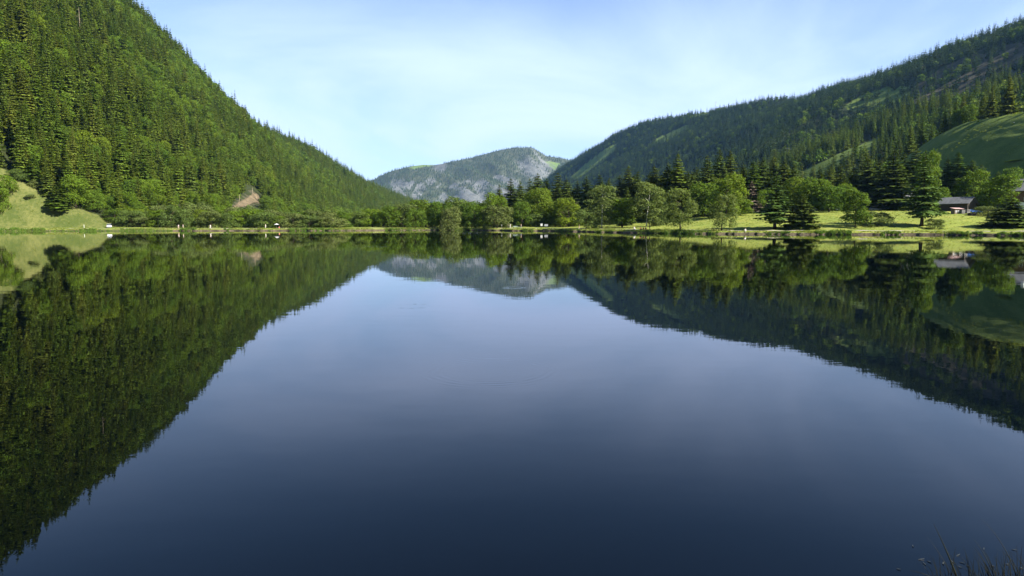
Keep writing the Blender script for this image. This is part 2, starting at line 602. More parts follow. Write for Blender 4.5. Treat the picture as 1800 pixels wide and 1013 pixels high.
def ring(u, v, rad_px, width, lam, amp, gate=None):
    """circular wave train round the point of the lake seen at a photograph pixel"""
    global h
    rx, rz = ratio(u, v)
    y = -CAM_Z / rz
    x = rx * y
    R = rad_px / FOC * y
    vs = N(t, 'ShaderNodeVectorMath', operation='DISTANCE')
    t.links.new(tcw.outputs['Object'], vs.inputs[0])
    vs.inputs[1].default_value = (x, y, 0)
    d = math_node(t, 'SUBTRACT', vs.outputs['Value'], R)
    env = math_node(t, 'SUBTRACT', 1.0, math_node(t, 'DIVIDE', math_node(t, 'ABSOLUTE', d), width), True)
    s = math_node(t, 'SINE', math_node(t, 'MULTIPLY', d, 2 * math.pi / lam))
    brk = ramp(t, noise(t, 3.0 / R, 2, tcw.outputs['Object']), [(0.40, (0, 0, 0)), (0.62, (1, 1, 1))])
    h = math_node(t, 'ADD', h, math_node(t, 'MULTIPLY', math_node(t, 'MULTIPLY', math_node(t, 'MULTIPLY', s, env), amp), brk))


ring(725, 538.5, 30, 0.10, 0.16, 0.0018)
ring(862, 652, 105, 0.42, 0.17, 0.0007)
ring(662, 434, 20, 0.5, 0.6, 0.004)
ring(905, 506, 16, 0.25, 0.3, 0.002)
bpw = N(t, 'ShaderNodeBump')
bpw.inputs['Strength'].default_value = 1.0
bpw.inputs['Distance'].default_value = 1.0
t.links.new(h, bpw.inputs['Height'])
t.links.new(bpw.outputs[0], wb.inputs['Normal'])
t.links.new(wb.outputs[0], out.inputs[0])
M['water'] = m
thw = np.linspace(-math.pi, math.pi, 400)
rw = shore_r(thw) + 0.8
V = [(LC[0], LC[1], 0)] + [(LC[0] + r * math.cos(a), LC[1] + r * math.sin(a), 0) for a, r in zip(thw[:-1], rw[:-1])]
n_ = len(V) - 1
me = mesh_np('water', np.array(V), np.array([(0, 1 + i, 1 + (i + 1) % n_) for i in range(n_)]))
tag(link('water', me, None, M['water']), kind='structure')

# ------------------------------------------------------------------ hills
POLY = {
    'left_meadow': [(-260, 250), (-80, 268), (0, 298), (25, 306), (40, 318), (70, 335), (92, 352), (122, 364), (162, 374), (206, 388), (240, 404), (244, 410), (-300, 412)],
    'scar': [(402, 372), (409, 363), (419, 355), (429, 351), (436, 345), (444, 340), (452, 340), (456, 345), (459, 350), (457, 357), (445, 359), (436, 364), (424, 366), (413, 372)],
    'scar_clear': [(398, 392), (402, 362), (416, 346), (432, 338), (448, 330), (462, 332), (468, 348), (464, 366), (470, 385), (440, 395)],
    'strip': [(1392, 322), (1402, 306), (1425, 294), (1480, 268), (1552, 238), (1558, 246), (1500, 282), (1452, 316)],
    'knoll': [(1560, 350), (1632, 283), (1690, 258), (1745, 240), (1800, 220), (1960, 160), (1960, 360)],
    'clear1': [(1002, 312), (1030, 288), (1062, 262), (1084, 252), (1082, 266), (1050, 290), (1016, 316)],
    'clear2': [(1150, 246), (1180, 232), (1206, 220), (1212, 225), (1176, 246), (1152, 256)],
    'clear3': [(1214, 204), (1232, 198), (1250, 195), (1244, 203), (1220, 208)],
    'glade': [(1480, 190), (1510, 170), (1548, 155), (1600, 152), (1606, 170), (1560, 186), (1500, 196)],
    'scrub': [(1600, 160), (1640, 128), (1700, 100), (1760, 84), (1860, 55), (1860, 140), (1760, 172), (1680, 188), (1620, 190)],
}


def px_mask(X, Y, Z, *names):
    u, v = pix(X, Y, Z)
    m = np.zeros(np.shape(X), bool)
    for n in names:
        m |= in_poly(u, v, POLY[n])
    return m


def hill(name, xs, ys, fz, mats, masks, mat):
    X, Y = np.meshgrid(xs, ys)
    Z = fz(X, Y)
    me = grid_mesh(name, X, Y, Z)
    for attr, names in masks.items():
        point_attr(me, attr, px_mask(X, Y, Z, *names).astype(float) if names else np.zeros(X.shape))
    return tag(link(name, me, None, mat), kind='structure')


hill('hillside', np.arange(-900, -120, 6.0), np.concatenate((np.arange(-500, 200, 25.0), np.arange(200, 700, 5.0), np.arange(700, 3400, 14.0))), z_left, None,
     {'meadow': ['left_meadow'], 'soil': ['scar']}, M['hill'])
hill('mountainside', np.arange(90, 1500, 9.0) - 0.0, np.concatenate((np.arange(-500, 200, 30.0), np.arange(200, 1300, 8.0), np.arange(1300, 4400, 16.0))), z_right, None,
     {'meadow': ['strip', 'clear1', 'clear2', 'clear3', 'glade'], 'soil': ['scrub']}, M['hill_right'])
# the western toe of that mountain reaches across the valley behind the wood
hill('mountain_foot', np.arange(-260, 96, 8.0), np.arange(2100, 4400, 18.0), z_right, None, {'meadow': ['clear1'], 'soil': []}, M['hill_right'])
xs, ys = np.arange(-4200, 4200, 16.0), np.concatenate((np.arange(3500, 5800, 15.0), np.arange(5800, 8200, 80.0)))
X, Y = np.meshgrid(xs, ys)
Z = z_far(X, Y)
me = grid_mesh('far_mountain', X, Y, Z)
u_, v_ = pix(X, Y, Z)
_gx = np.gradient(Z, axis=1) / 16.0


def far_masks(X, Y, u, v):
    big = fbm(X / 260, Y / 700, 71, 3)
    fine = fbm(X / 60 + Y / 150, Y / 300, 75, 3)
    slab = sstep(700, 660, u) * 0 + sstep(672, 700, u) * (1 - sstep(880, 930, u)) * sstep(306, 322, v + 12 * big)
    summit = np.exp(-((u - 930) / 30) ** 2 - ((v - 284) / 24) ** 2) * 0.62
    scree = np.exp(-((u - 948) / 26) ** 2 - ((v - 300) / 16) ** 2) * 0.9
    left = np.exp(-((u - 772) / 14) ** 2 - ((v - 298) / 14) ** 2)
    cliff = np.exp(-((u - 645) / 10) ** 2 - ((v - 322) / 6) ** 2) * 1.2
    rock = 0.22 + np.clip(slab * 0.92 + summit + scree + left + cliff, 0, 1.1) * (0.50 + 0.95 * fine) + 0.35 * big * (v > 300)
    gully = np.exp(-(((u - 770) + (v - 320) * 0.95) / 5.0) ** 2) + np.exp(-(((u - 788) + (v - 320) * 0.95) / 9.0) ** 2) + np.exp(-(((u - 727) + (v - 330) * 0.6) / 3.5) ** 2)
    rock = rock * (1 - np.clip(gully * (v > 296), 0, 1))
    mead = np.zeros_like(rock)
    for p in ([(716, 296), (735, 289), (762, 287), (766, 291), (745, 294), (728, 298)], [(955, 285), (965, 283), (985, 288), (975, 300), (962, 296)]):
        mead = np.maximum(mead, in_poly(u, v, p) * 1.0)
    return rock, mead


rock_, mead_ = far_masks(X, Y, u_, v_)
point_attr(me, 'rock', np.nan_to_num(rock_))
point_attr(me, 'meadow', np.nan_to_num(mead_))
tag(link('far_mountain', me, None, M['far_rock']), kind='structure')

# terraced pasture knoll on the right, finer than the sheet it lies on
xs, ys = np.arange(168, 300, 1.1), np.arange(215, 470, 1.6)
X, Y = np.meshgrid(xs, ys)
Z0 = z_right(X, Y)
q = Z0 + 0.05 * Y + 3.4 * fbm(X / 40, Y / 45, 81, 2)
ph = (q / 5.2) % 1.0
step = np.interp(ph, [0, 0.16, 0.22, 1.0], [0, -0.85, -0.85, 0]) * np.clip(0.35 + 1.6 * fbm(X / 14, Y / 45, 83, 3), 0, 1.15)
Z = Z0 + 2.2 + step + 0.16 * fbm(X / 3, Y / 3, 85, 2) + 0.5 * fbm(X / 12, Y / 14, 86, 3)
edge = np.minimum(np.minimum(X - 168, 300 - X) / 6, np.minimum(Y - 215, 470 - Y) / 6)
Z = np.where(edge < 1, Z0 - 1 + (Z - Z0 + 1) * np.clip(edge, 0, 1), Z)
me = grid_mesh('pasture_slope', X, Y, Z)
point_attr(me, 'meadow', (X < 272).astype(float))
point_attr(me, 'soil', np.zeros(X.size))
tag(link('pasture_slope', me, None, M['hill_right']), kind='structure')

# bare earth scar above the lake shrubs, with its little track
xs, ys = np.arange(-240, -150, 1.0), np.arange(360, 640, 1.3)
X, Y = np.meshgrid(xs, ys)
Z0 = z_left(X, Y)
keep = px_mask(X, Y, Z0, 'scar')
me = grid_mesh('bare_earth_scar', X, Y, Z0 + 0.5 + 0.7 * fbm(X / 7, Y / 7, 91, 4), keep)
if len(me.polygons):
    tag(link('bare_earth_scar', me, None, plain('reddish_bare_earth', (0.125, 0.098, 0.062), 0.95, 0.5, 0.35, spec=0.05, bump=0.5)), kind='structure')

# ------------------------------------------------------------------ tree meshes (unit height, base at the origin)
def tri_mesh(name, T, mat):
    """T: (n,3,3) array of separate triangles"""
    T = np.asarray(T, np.float32)
    V = T.reshape(-1, 3)
    me = mesh_np(name, V, np.arange(len(V)).reshape(-1, 3))
    me.materials.append(mat)
    return me


WF = 0.50


def spruce_crown(seed, R=0.17, levels=30, nb=7, segs=4, h0=0.06, droop=0.45, ragged=0.25, shingles=9, shin_w=.34):
    r = random.Random(seed)
    T = []
    for i in range(levels):
        f = (i + r.uniform(-0.3, 0.3)) / levels
        h = h0 + (0.985 - h0) * max(0, min(0.99, f))
        env = R * (1 - f) ** 0.80 * min(1, 0.72 + 2.0 * f) + 0.008
        n = max(4, int(nb * (1 - 0.35 * f)))
        a0 = r.uniform(0, 6.28)
        for k in range(n):
            a = a0 + (k + r.uniform(-0.3, 0.3)) * 2 * math.pi / n
            L = env * r.uniform(1 - ragged * 1.6, 1 + ragged * 0.7)
            ca, sa = math.cos(a), math.sin(a)
            dr = droop * r.uniform(0.6, 1.3) * (1 - 0.8 * f)
            hb = h + r.uniform(-0.012, 0.012)

            def P(s, side=0.0, dz=0.0):
                rad = L * s
                zz = hb + 0.10 * L * s - dr * L * s ** 1.3 + 0.20 * dr * L * max(0, s - 0.7) * 3 + dz
                return (rad * ca - side * sa, rad * sa + side * ca, zz)
            for s_ in range(segs):
                s0 = (s_ + 0.15) / segs
                s1 = min(1.0, s0 + 1.15 / segs)
                wd = L * WF * (1.12 - s0) * r.uniform(0.7, 1.25) + 0.005
                for sd in (-1, 1):
                    T.append((P(s0), P(s1), P(min(1.05, s0 + 0.25 + 0.6 / segs), sd * wd, -0.30 * wd * r.uniform(0.5, 1.6))))
                T.append((P(s0), P(s1), P((s0 + s1) / 2, r.uniform(-0.3, 0.3) * wd, -wd * r.uniform(0.5, 0.95))))
            for s_ in range(shingles):
                s0 = 0.45 + 0.52 * r.random()
                w2 = (L * 0.42 + 0.010) * r.uniform(.7, 1.2)
                off = r.uniform(-1, 1) * w2 * (1 - shin_w)
                w2 *= shin_w
                T.append((P(s0, off - w2), P(s0, off + w2), P(s0 + .16, off + r.uniform(-.4, .4) * w2, -w2 * r.uniform(.7, 1.2))))
            T.append((P(0.86, 0.012), P(0.86, -0.012), P(1.10)))
    # leader
    for k in range(5):
        a = k * 1.26
        T.append(((0.007 * math.cos(a), 0.007 * math.sin(a), 0.955), (0.007 * math.cos(a + 2), 0.007 * math.sin(a + 2), 0.955), (0, 0, 1.0)))
    return T


def trunk_mesh(name, mat, r0=0.013, top=0.97, limbs=0, seed=0, fork=0.3, spread=0.22, lean=0.0):
    r = random.Random(seed)
    b = MB()
    k = 6
    pts = [(lean * (i / k) ** 1.5 + r.uniform(-.006, .006) * (i > 0), r.uniform(-.006, .006) * (i > 0), top * i / k) for i in range(k + 1)]
    b.tube(pts, [r0 * (1.35 if i == 0 else 1) * (1 - 0.9 * i / k) for i in range(k + 1)], 7)
    for i in range(limbs):
        h = fork + (top - fork) * 0.75 * (i + r.random()) / limbs
        a = r.uniform(0, 6.28)
        L = spread * r.uniform(0.6, 1.1)
        c, s = math.cos(a), math.sin(a)
        x0 = lean * h
        b.tube([(x0, 0, h), (x0 + L * .45 * c, L * .45 * s, h + L * .45), (x0 + L * c, L * s, h + L * r.uniform(.7, 1.2))], [r0 * .55, r0 * .35, r0 * .1], 5)
    me = b.mesh(name, True)
    me.materials.append(mat)
    return me


def leaf_crown(seed, n=3600, cz=0.60, rz=0.39, rxy=0.31, lobes=16, lr=(0.10, 0.19), size=0.021, flat=0.0, hang=0.0, skirt=0.0, gaps=0.0, lean=0.0, bush=False):
    """leaf faces on the shells of many uneven lobes set through the crown"""
    g = np.random.default_rng(seed)
    C, Rr = [], []
    k = 0
    while len(C) < lobes and k < 4000:
        k += 1
        d = g.normal(size=3); d /= np.linalg.norm(d)
        rad = g.uniform(0.25, 1.0) ** 0.5
        l = g.uniform(*lr)
        p = d * rad * np.array((max(rxy - l * .55, .02), max(rxy - l * .55, .02), max(rz - l * .55, .02)))
        if skirt: p[2] = -abs(p[2]) if g.random() < skirt else p[2]
        if bush:
            lo_, hi_, pk_ = bush
            hh = g.uniform(lo_, hi_)
            q_ = rxy * math.sqrt(max(.03, 1 - ((hh - pk_) / ((hi_ - pk_) * 1.12 if hh > pk_ else (pk_ - lo_) * 1.8 + .1)) ** 2)) * g.uniform(.3, 1) ** .5
            a_ = g.uniform(0, 6.28)
            p = np.array((q_ * math.cos(a_) * .85, q_ * math.sin(a_) * .85, hh - cz))
        p[0] += lean * (p[2] + rz)
        C.append(p + (0, 0, cz)); Rr.append(l)
    C, Rr = np.array(C), np.array(Rr)
    which = g.choice(len(C), n * 2, p=Rr ** 2 / (Rr ** 2).sum())
    D = g.normal(size=(n * 2, 3)); D /= np.linalg.norm(D, axis=1)[:, None]
    D[:, 2] = np.where((D[:, 2] < -0.25) & (g.random(n * 2) < 0.6), -D[:, 2], D[:, 2])
    rad = Rr[which] * (1 + 0.14 * g.normal(size=n * 2)) * (1 + 0.20 * np.sin(D[:, 0] * 9 + which) * np.sin(D[:, 1] * 8 + which * 2) )
    P = C[which] + D * rad[:, None] * np.array((1, 1, 0.85))
    dist = np.linalg.norm(P[:, None, :] - C[None], axis=2) / Rr[None]
    deep = (dist < 0.72).sum(1) > 0
    keep = ~deep | (g.random(n * 2) < 0.10)
    keep &= P[:, 2] > 0.01
    if gaps:
        keep &= vnoise(P[:, 0] * 9 + seed, P[:, 2] * 9 + P[:, 1] * 7, seed) > gaps
    P, D = P[keep][:n], D[keep][:n]
    m = len(P)
    s = size * g.uniform(0.6, 1.5, m)
    nrm = D * 0.9 + g.normal(size=(m, 3)) * 0.55
    nrm[:, 2] += 0.25
    nrm /= np.linalg.norm(nrm, axis=1)[:, None]
    a = np.cross(nrm, g.normal(size=(m, 3))); a /= np.linalg.norm(a, axis=1)[:, None]
    b = np.cross(nrm, a)
    if hang:
        a = a * (1 - hang) + np.array((0, 0, -1.0)) * hang
    tip0, tip1 = P - a * s[:, None], P + a * s[:, None] * 1.1
    sd0, sd1 = P + b * s[:, None] * .62 - nrm * s[:, None] * .25, P - b * s[:, None] * .62 - nrm * s[:, None] * .25
    V = np.stack((tip0, sd0, tip1, sd1), 1).reshape(-1, 3)
    return V, np.arange(len(V)).reshape(-1, 4)


def leaf_mesh(name, mat, **kw):
    V, F = leaf_crown(**kw)
    me = mesh_np(name, V, F)
    me.materials.append(mat)
    return me


def sm(name, mat, **kw):
    return tri_mesh(name, spruce_crown(**kw), mat)


NEAR, MID, LOW = {}, {}, {}
NEAR['spruce'] = [sm('spruce_crown', M['spruce'], seed=s, R=R, levels=34, nb=8, segs=4, h0=h0, ragged=rg) for s, R, h0, rg in
                  ((1, .15, .05, .22), (2, .17, .07, .28), (3, .135, .04, .2), (4, .185, .10, .3), (5, .155, .06, .32))]
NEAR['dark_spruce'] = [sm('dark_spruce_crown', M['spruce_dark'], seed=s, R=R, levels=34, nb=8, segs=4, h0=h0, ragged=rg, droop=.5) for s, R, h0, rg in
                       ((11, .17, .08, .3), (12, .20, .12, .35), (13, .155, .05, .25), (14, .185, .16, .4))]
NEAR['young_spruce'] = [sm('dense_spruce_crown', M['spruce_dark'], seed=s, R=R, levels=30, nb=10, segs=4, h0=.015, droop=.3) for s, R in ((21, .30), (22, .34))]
NEAR['larch'] = [sm('larch_crown', M['larch'], seed=s, R=R, levels=40, nb=6, segs=4, h0=.17, droop=.5, ragged=.45, shingles=5, shin_w=.25) for s, R in ((31, .15), (32, .17))]
NEAR['broad'] = [leaf_mesh('leaf_crown', M['broad'], seed=100 + i, rxy=[.30, .34, .27, .36, .31, .29][i], rz=.41, cz=.575, lobes=38 + i, lr=(.07, .15), n=6000, size=.0165, bush=(.17, .90, .46), gaps=.16) for i in range(6)]
NEAR['bright'] = [leaf_mesh('bright_leaf_crown', M['bright'], seed=120 + i, rxy=.36, rz=.43, cz=.555, lobes=44, lr=(.07, .15), n=7000, size=.0155, bush=(.14, .90, .48), gaps=.14) for i in range(2)]
NEAR['birch'] = [leaf_mesh('birch_crown', M['birch'], seed=140 + i, rxy=.30, rz=.42, cz=.56, lobes=46, lr=(.05, .11), n=7000, size=.0135, hang=.35, gaps=.14, bush=(.13, .93, .40)) for i in range(3)]
NEAR['shrub'] = [leaf_mesh('shrub_crown', M['shrub'], seed=160 + i, rxy=[.62, .55, .7, .58, .66, .5, .6, .52][i], rz=.47, cz=.50, lobes=30, lr=(.10, .20), n=6000, size=.021, gaps=.12, bush=(.08, .86, .34)) for i in range(8)]
NEAR['alder'] = [leaf_mesh('alder_crown', M['broad'], seed=180 + i, rxy=[.45, .5, .42, .48][i], rz=.47, cz=.52, lobes=34, lr=(.08, .17), n=7000, size=.0165, gaps=.12, bush=(.08, .86, .34)) for i in range(4)]
MID['spruce'] = [sm('spruce_whole', M['spruce'], seed=s, R=R, levels=20, nb=7, segs=2, h0=.03, ragged=.3, shingles=4, shin_w=.5) for s, R in ((41, .145), (42, .165), (43, .13), (44, .18), (45, .15))]
MID['broad'] = [leaf_mesh('broadleaf_whole', M['broad'], seed=200 + i, rxy=.40, rz=.47, cz=.52, lobes=26, lr=(.09, .18), n=1500, size=.034, bush=(.08, .86, .34)) for i in range(5)]
LOW['spruce'] = [sm('far_spruce_whole', M['spruce_far'], seed=s, R=R, levels=12, nb=6, segs=1, h0=.03, ragged=.3, shingles=2, shin_w=.7) for s, R in ((51, .15), (52, .17), (53, .14), (54, .18))]
LOW['broad'] = [leaf_mesh('far_broadleaf_whole', M['broad'], seed=220 + i, rxy=.36, rz=.46, cz=.53, lobes=16, lr=(.12, .22), n=420, size=.06, bush=(.08, .86, .34)) for i in range(4)]
TRUNK = {'spruce': trunk_mesh('spruce_trunk', M['bark'], .012, .96), 'broad': trunk_mesh('branching_trunk', M['bark'], .018, .82, 8, 5),
         'birch': trunk_mesh('birch_trunk', M['birch_bark'], .0085, .93, 4, 6, .55, .10, .02), 'shrub': trunk_mesh('shrub_stems', M['bark'], .022, .7, 9, 7, .04, .4),
         'slim': trunk_mesh('slim_trunk', M['bark'], .014, .85, 6, 8, .35, .2, .03)}
TRUNK_OF = {'spruce': 'spruce', 'dark_spruce': 'spruce', 'young_spruce': 'spruce', 'larch': 'spruce', 'broad': 'broad', 'bright': 'broad', 'birch': 'birch', 'shrub': 'shrub', 'alder': 'shrub'}
NAME_OF = {'spruce': 'spruce_tree', 'dark_spruce': 'spruce_tree', 'young_spruce': 'young_spruce_tree', 'larch': 'larch_tree', 'broad': 'broadleaf_tree', 'bright': 'broadleaf_tree',
           'birch': 'birch_tree', 'shrub': 'lakeside_shrub', 'alder': 'alder_tree'}
CAT_OF = {'shrub': 'shrub'}
RND = random.Random(77)
N_TREES = {'conifer': 0, 'broadleaf': 0}


def place_tree(kind, x, y, h, label, group=None, wide=1.0, variant=None, trunk=None, z=None, rz=None):
    if z is None:
        z = ground1(x, y) - 0.25
    root = empty(NAME_OF[kind], (x, y, z), RND.uniform(0, 6.28) if rz is None else rz)
    e_ = RND.uniform(.9, 1.12)
    root.scale = (h * wide * e_, h * wide / e_, h)
    if kind in ('broad', 'bright', 'birch', 'alder', 'shrub'):
        root.rotation_euler[0], root.rotation_euler[1] = RND.gauss(0, .04), RND.gauss(0, .04)
    tag(root, label, CAT_OF.get(kind, 'tree'), group)
    vs = NEAR[kind]
    link('trunk', TRUNK[trunk or TRUNK_OF[kind]], root)
    link('crown', vs[RND.randrange(len(vs)) if variant is None else variant % len(vs)], root)
    N_TREES['conifer' if kind in ('spruce', 'dark_spruce', 'young_spruce', 'larch') else 'broadleaf'] += 1
    return root


def tree_px(kind, u, vtop, y, label, group=None, wpx=None, variant=None, trunk=None, base=None):
    """a tree whose tip shows at photograph pixel (u, vtop), standing y metres away; wpx sets its crown width"""
    rx, rz = ratio(u, vtop)
    x = ratio(u, 398)[0] * y
    z = ground1(x, y) - 0.25
    h = CAM_Z + rz * y - z
    wide = 1.0
    if wpx:
        vs = NEAR[kind]
        if variant is None:
            variant = RND.randrange(len(vs))
        me = vs[variant % len(vs)]
        if not me.get('w'):
            co = np.empty(len(me.vertices) * 3, np.float32)
            me.vertices.foreach_get('co', co)
            me['w'] = float(np.percentile(np.abs(co.reshape(-1, 3)[:, 0]), 91 if 'spruce' in kind else 96) * 2)
        wide = wpx * y / FOC / (h * me['w'])
    return place_tree(kind, x, y, h, label, group, wide, variant, trunk, z)

# ------------------------------------------------------------------ named trees on the right shore and in the wood behind it
W = 'spruces of the wood behind the right shore'
B = 'broadleaf trees along the right shore'
SHORE_TREES = [
    # kind, u, v of the tip, distance, crown width in pixels, label, group
    ('dark_spruce', 878, 324, 335, 26, 'short dark spruce peeping out behind the rounded alders, first of the wood', W),
    ('dark_spruce', 898, 313, 318, 38, 'broad dark spruce at the near corner of the wood, above the shore bench', W),
    ('dark_spruce', 914, 316, 326, 26, 'dark spruce left of the lime green linden', W),
    ('dark_spruce', 931, 313, 350, 28, 'dark spruce directly behind the lime green linden', W),
    ('dark_spruce', 945, 303, 360, 36, 'tallest dark spruce behind the lime green linden, peak against the far mountain', W),
    ('dark_spruce', 961, 312, 340, 26, 'dark spruce just right of the lime green linden', W),
    ('dark_spruce', 980, 302, 335, 36, 'pointed dark spruce where the far mountain meets the right ridge', W),
    ('dark_spruce', 995, 311, 330, 26, 'smaller dark spruce above the dark round bush by the shore', W),
    ('dark_spruce', 1014, 317, 322, 28, 'dark spruce behind the first white-stemmed birch, on its left', W),
    ('dark_spruce', 1030, 309, 318, 34, 'dark spruce standing behind the first white-stemmed birch', W),
    ('dark_spruce', 1053, 306, 312, 34, 'dark spruce above the crown of the first white-stemmed birch', W),
    ('dark_spruce', 1070, 311, 306, 28, 'dark spruce between the first birch and the small bright conifer', W),
    ('dark_spruce', 1088, 307, 300, 30, 'dark spruce left of the small bright conifer', W),
    ('dark_spruce', 1103, 291, 296, 36, 'tall dark spruce behind the small bright conifer', W),
    ('dark_spruce', 1120, 300, 290, 30, 'dark spruce left of the second birch crown', W),
    ('dark_spruce', 1148, 290, 282, 42, 'wide dark spruce behind the second white-stemmed birch', W),
    ('dark_spruce', 1172, 284, 276, 34, 'tall spruce between the second birch and the pale willow', W),
    ('spruce', 1189, 268, 272, 36, 'tallest sunlit spruce behind the pale willow, with a thin bare tip', W),
    ('dark_spruce', 1207, 300, 270, 30, 'shaded spruce right of the thin-tipped tallest spruce', W),
    ('dark_spruce', 1240, 271, 282, 34, 'dark spruce left of the twin spruce tops above the yellow-green tree', W),
    ('dark_spruce', 1262, 261, 290, 34, 'left one of twin spruce tops above the yellow-green tree', W),
    ('dark_spruce', 1280, 263, 292, 34, 'right one of twin spruce tops above the yellow-green tree', W),
    ('dark_spruce', 1222, 292, 300, 30, 'shaded spruce filling the wood behind the pale willow', W),
    ('dark_spruce', 1303, 288, 286, 28, 'dark spruce right of the yellow-green tree', W),
    ('spruce', 1320, 281, 282, 32, 'olive spruce above the reddish dead spruce', W),
    ('dark_spruce', 1337, 275, 290, 34, 'dark spruce right of the reddish dead spruce', W),
    ('spruce', 1356, 274, 296, 34, 'olive spruce behind the drooping larch on the shore', W),
    ('dark_spruce', 1375, 278, 292, 32, 'dark spruce right of the drooping larch top', W),
    ('dark_spruce', 1392, 286, 284, 28, 'narrow dark spruce beside the light pasture strip', W),
    ('dark_spruce', 1437, 291, 300, 26, 'dark spruce in front of the light pasture strip', W),
    ('dark_spruce', 1455, 291, 296, 24, 'dark spruce second along the pasture strip', W),
    ('dark_spruce', 1473, 287, 300, 28, 'dark spruce third along the pasture strip', W),
    ('dark_spruce', 1496, 292, 292, 30, 'dark spruce behind the slim pale shore tree', W),
    ('dark_spruce', 1520, 272, 290, 38, 'tall dark spruce left of the dark-roofed chalet', W),
    ('dark_spruce', 1540, 280, 276, 34, 'dark spruce leaning over the dark-roofed chalet', W),
    ('dark_spruce', 1566, 262, 262, 52, 'big dark spruce with bare trunk in front of the white-walled chalet', W),
    ('dark_spruce', 1584, 268, 290, 38, 'dark spruce behind the dark-roofed chalet', W),
    ('dark_spruce', 1603, 258, 280, 44, 'tall dark spruce behind the larch on the right meadow', W),
    ('dark_spruce', 1640, 292, 285, 30, 'dark spruce between the meadow larch and the shed', W),
    ('dark_spruce', 1660, 274, 270, 28, 'narrow dark spruce behind the grey-roofed shed', W),
    ('spruce', 1678, 266, 266, 40, 'tallest olive spruce behind the grey-roofed shed', W),
    ('spruce', 1702, 280, 262, 36, 'olive spruce right of the tallest one behind the shed', W),
    ('dark_spruce', 1731, 312, 250, 34, 'dark spruce between the shed and the chalet at the edge', W),
    ('young_spruce', 1101, 326, 262, 22, 'small bright conifer between the first two birches', None),
    ('larch', 1362, 300, 192, 44, 'drooping light green larch on the right shore', None),
    ('young_spruce', 1408, 340, 190, 40, 'dense dark young spruce standing beside the drooping larch', None),
    ('larch', 1620, 262, 186, 46, 'tall open larch with a bare lower trunk on the right meadow', None),
    ('young_spruce', 1775, 343, 178, 50, 'dense dark young spruce in front of the chalet at the edge', None),
    ('bright', 945, 329, 300, 52, 'lime green round linden between dark spruces above the bench', B),
    ('alder', 918, 352, 292, 34, 'mid green bushy tree left of the lime green linden', B),
    ('alder', 1000, 346, 285, 46, 'dark round bushy tree right of the lime green linden', B),
    ('broad', 985, 350, 292, 24, 'slim green tree squeezed right behind the lime green linden', B),
    ('birch', 1058, 324, 250, 66, 'first white-stemmed birch with pale crown, left of the sitting group', B),
    ('broad', 1094, 348, 246, 48, 'round bright green tree between the two white-stemmed birches', B),
    ('birch', 1136, 322, 238, 60, 'second white-stemmed birch standing behind the sitting group', B),
    ('shrub', 1030, 370, 246, 40, 'shaded low bush left of the first white-stemmed birch', B),
    ('shrub', 1152, 372, 240, 40, 'pale bush right of the second white-stemmed birch', B),
    ('birch', 1196, 330, 205, 56, 'pale willow-like tree with dark stem on the open shore', B),
    ('broad', 1238, 322, 262, 48, 'grey-green tree left of the yellow-green tree', B),
    ('bright', 1276, 304, 246, 62, 'glowing yellow-green tree in front of the twin spruce tops', B),
    ('broad', 1300, 348, 250, 36, 'low green tree right below the yellow-green tree', B),
    ('birch', 1268, 340, 192, 44, 'slim young tree with bent dark stem beside the picnic table', B),
    ('alder', 1345, 330, 262, 40, 'green tree behind the drooping larch', B),
    ('broad', 1400, 312, 262, 44, 'fresh green tree above the dense dark young spruce', B),
    ('broad', 1428, 314, 252, 50, 'light green tree with visible stem behind the meadow', B),
    ('alder', 1456, 324, 248, 56, 'wide green bushy tree at the back edge of the meadow', B),
    ('broad', 1483, 322, 262, 34, 'grey-green tree behind the slim pale shore tree', B),
    ('broad', 1503, 334, 188, 44, 'slim pale green tree with thin stem on the meadow shore', B),
    ('shrub', 1530, 371, 190, 52, 'round green bush beside the slim pale shore tree', B),
    ('broad', 1633, 264, 240, 36, 'bright green tree touching the meadow larch on its right', B),
    ('broad', 1652, 330, 236, 26, 'small grey-green tree left of the grey-roofed shed', B),
    ('broad', 1710, 298, 250, 46, 'light green tree rising behind the grey-roofed shed', B),
    ('broad', 1692, 318, 252, 30, 'green tree directly above the shed roof', B),
    ('broad', 1752, 310, 222, 60, 'light green tree in front of the chalet at the edge', B),
    ('broad', 1788, 285, 300, 40, 'green tree on the pasture above the chalet at the edge', B),
    ('shrub', 1735, 362, 205, 44, 'leafy low bush right of the blue tarpaulin', B),
    ('shrub', 1642, 384, 182, 24, 'low bush at the foot of the meadow larch', B),
    ('dark_spruce', 1719, 288, 268, 30, 'dark spruce in front of the terraced pasture, right of the shed', W),
    ('spruce', 1748, 300, 262, 28, 'olive spruce in front of the terraced pasture above the edge chalet', W),
    ('broad', 1772, 296, 268, 42, 'rounded tree in front of the terraced pasture behind the edge chalet', B),
    ('broad', 1220, 348, 268, 40, 'shaded green tree behind the pale willow-like tree', B),
]
for kind, u, v, y, wpx, label, group in SHORE_TREES:
    tr = 'slim' if (u in (1196, 1268, 1503)) else None
    tree_px(kind, u, v, y, label, group, wpx, trunk=tr)
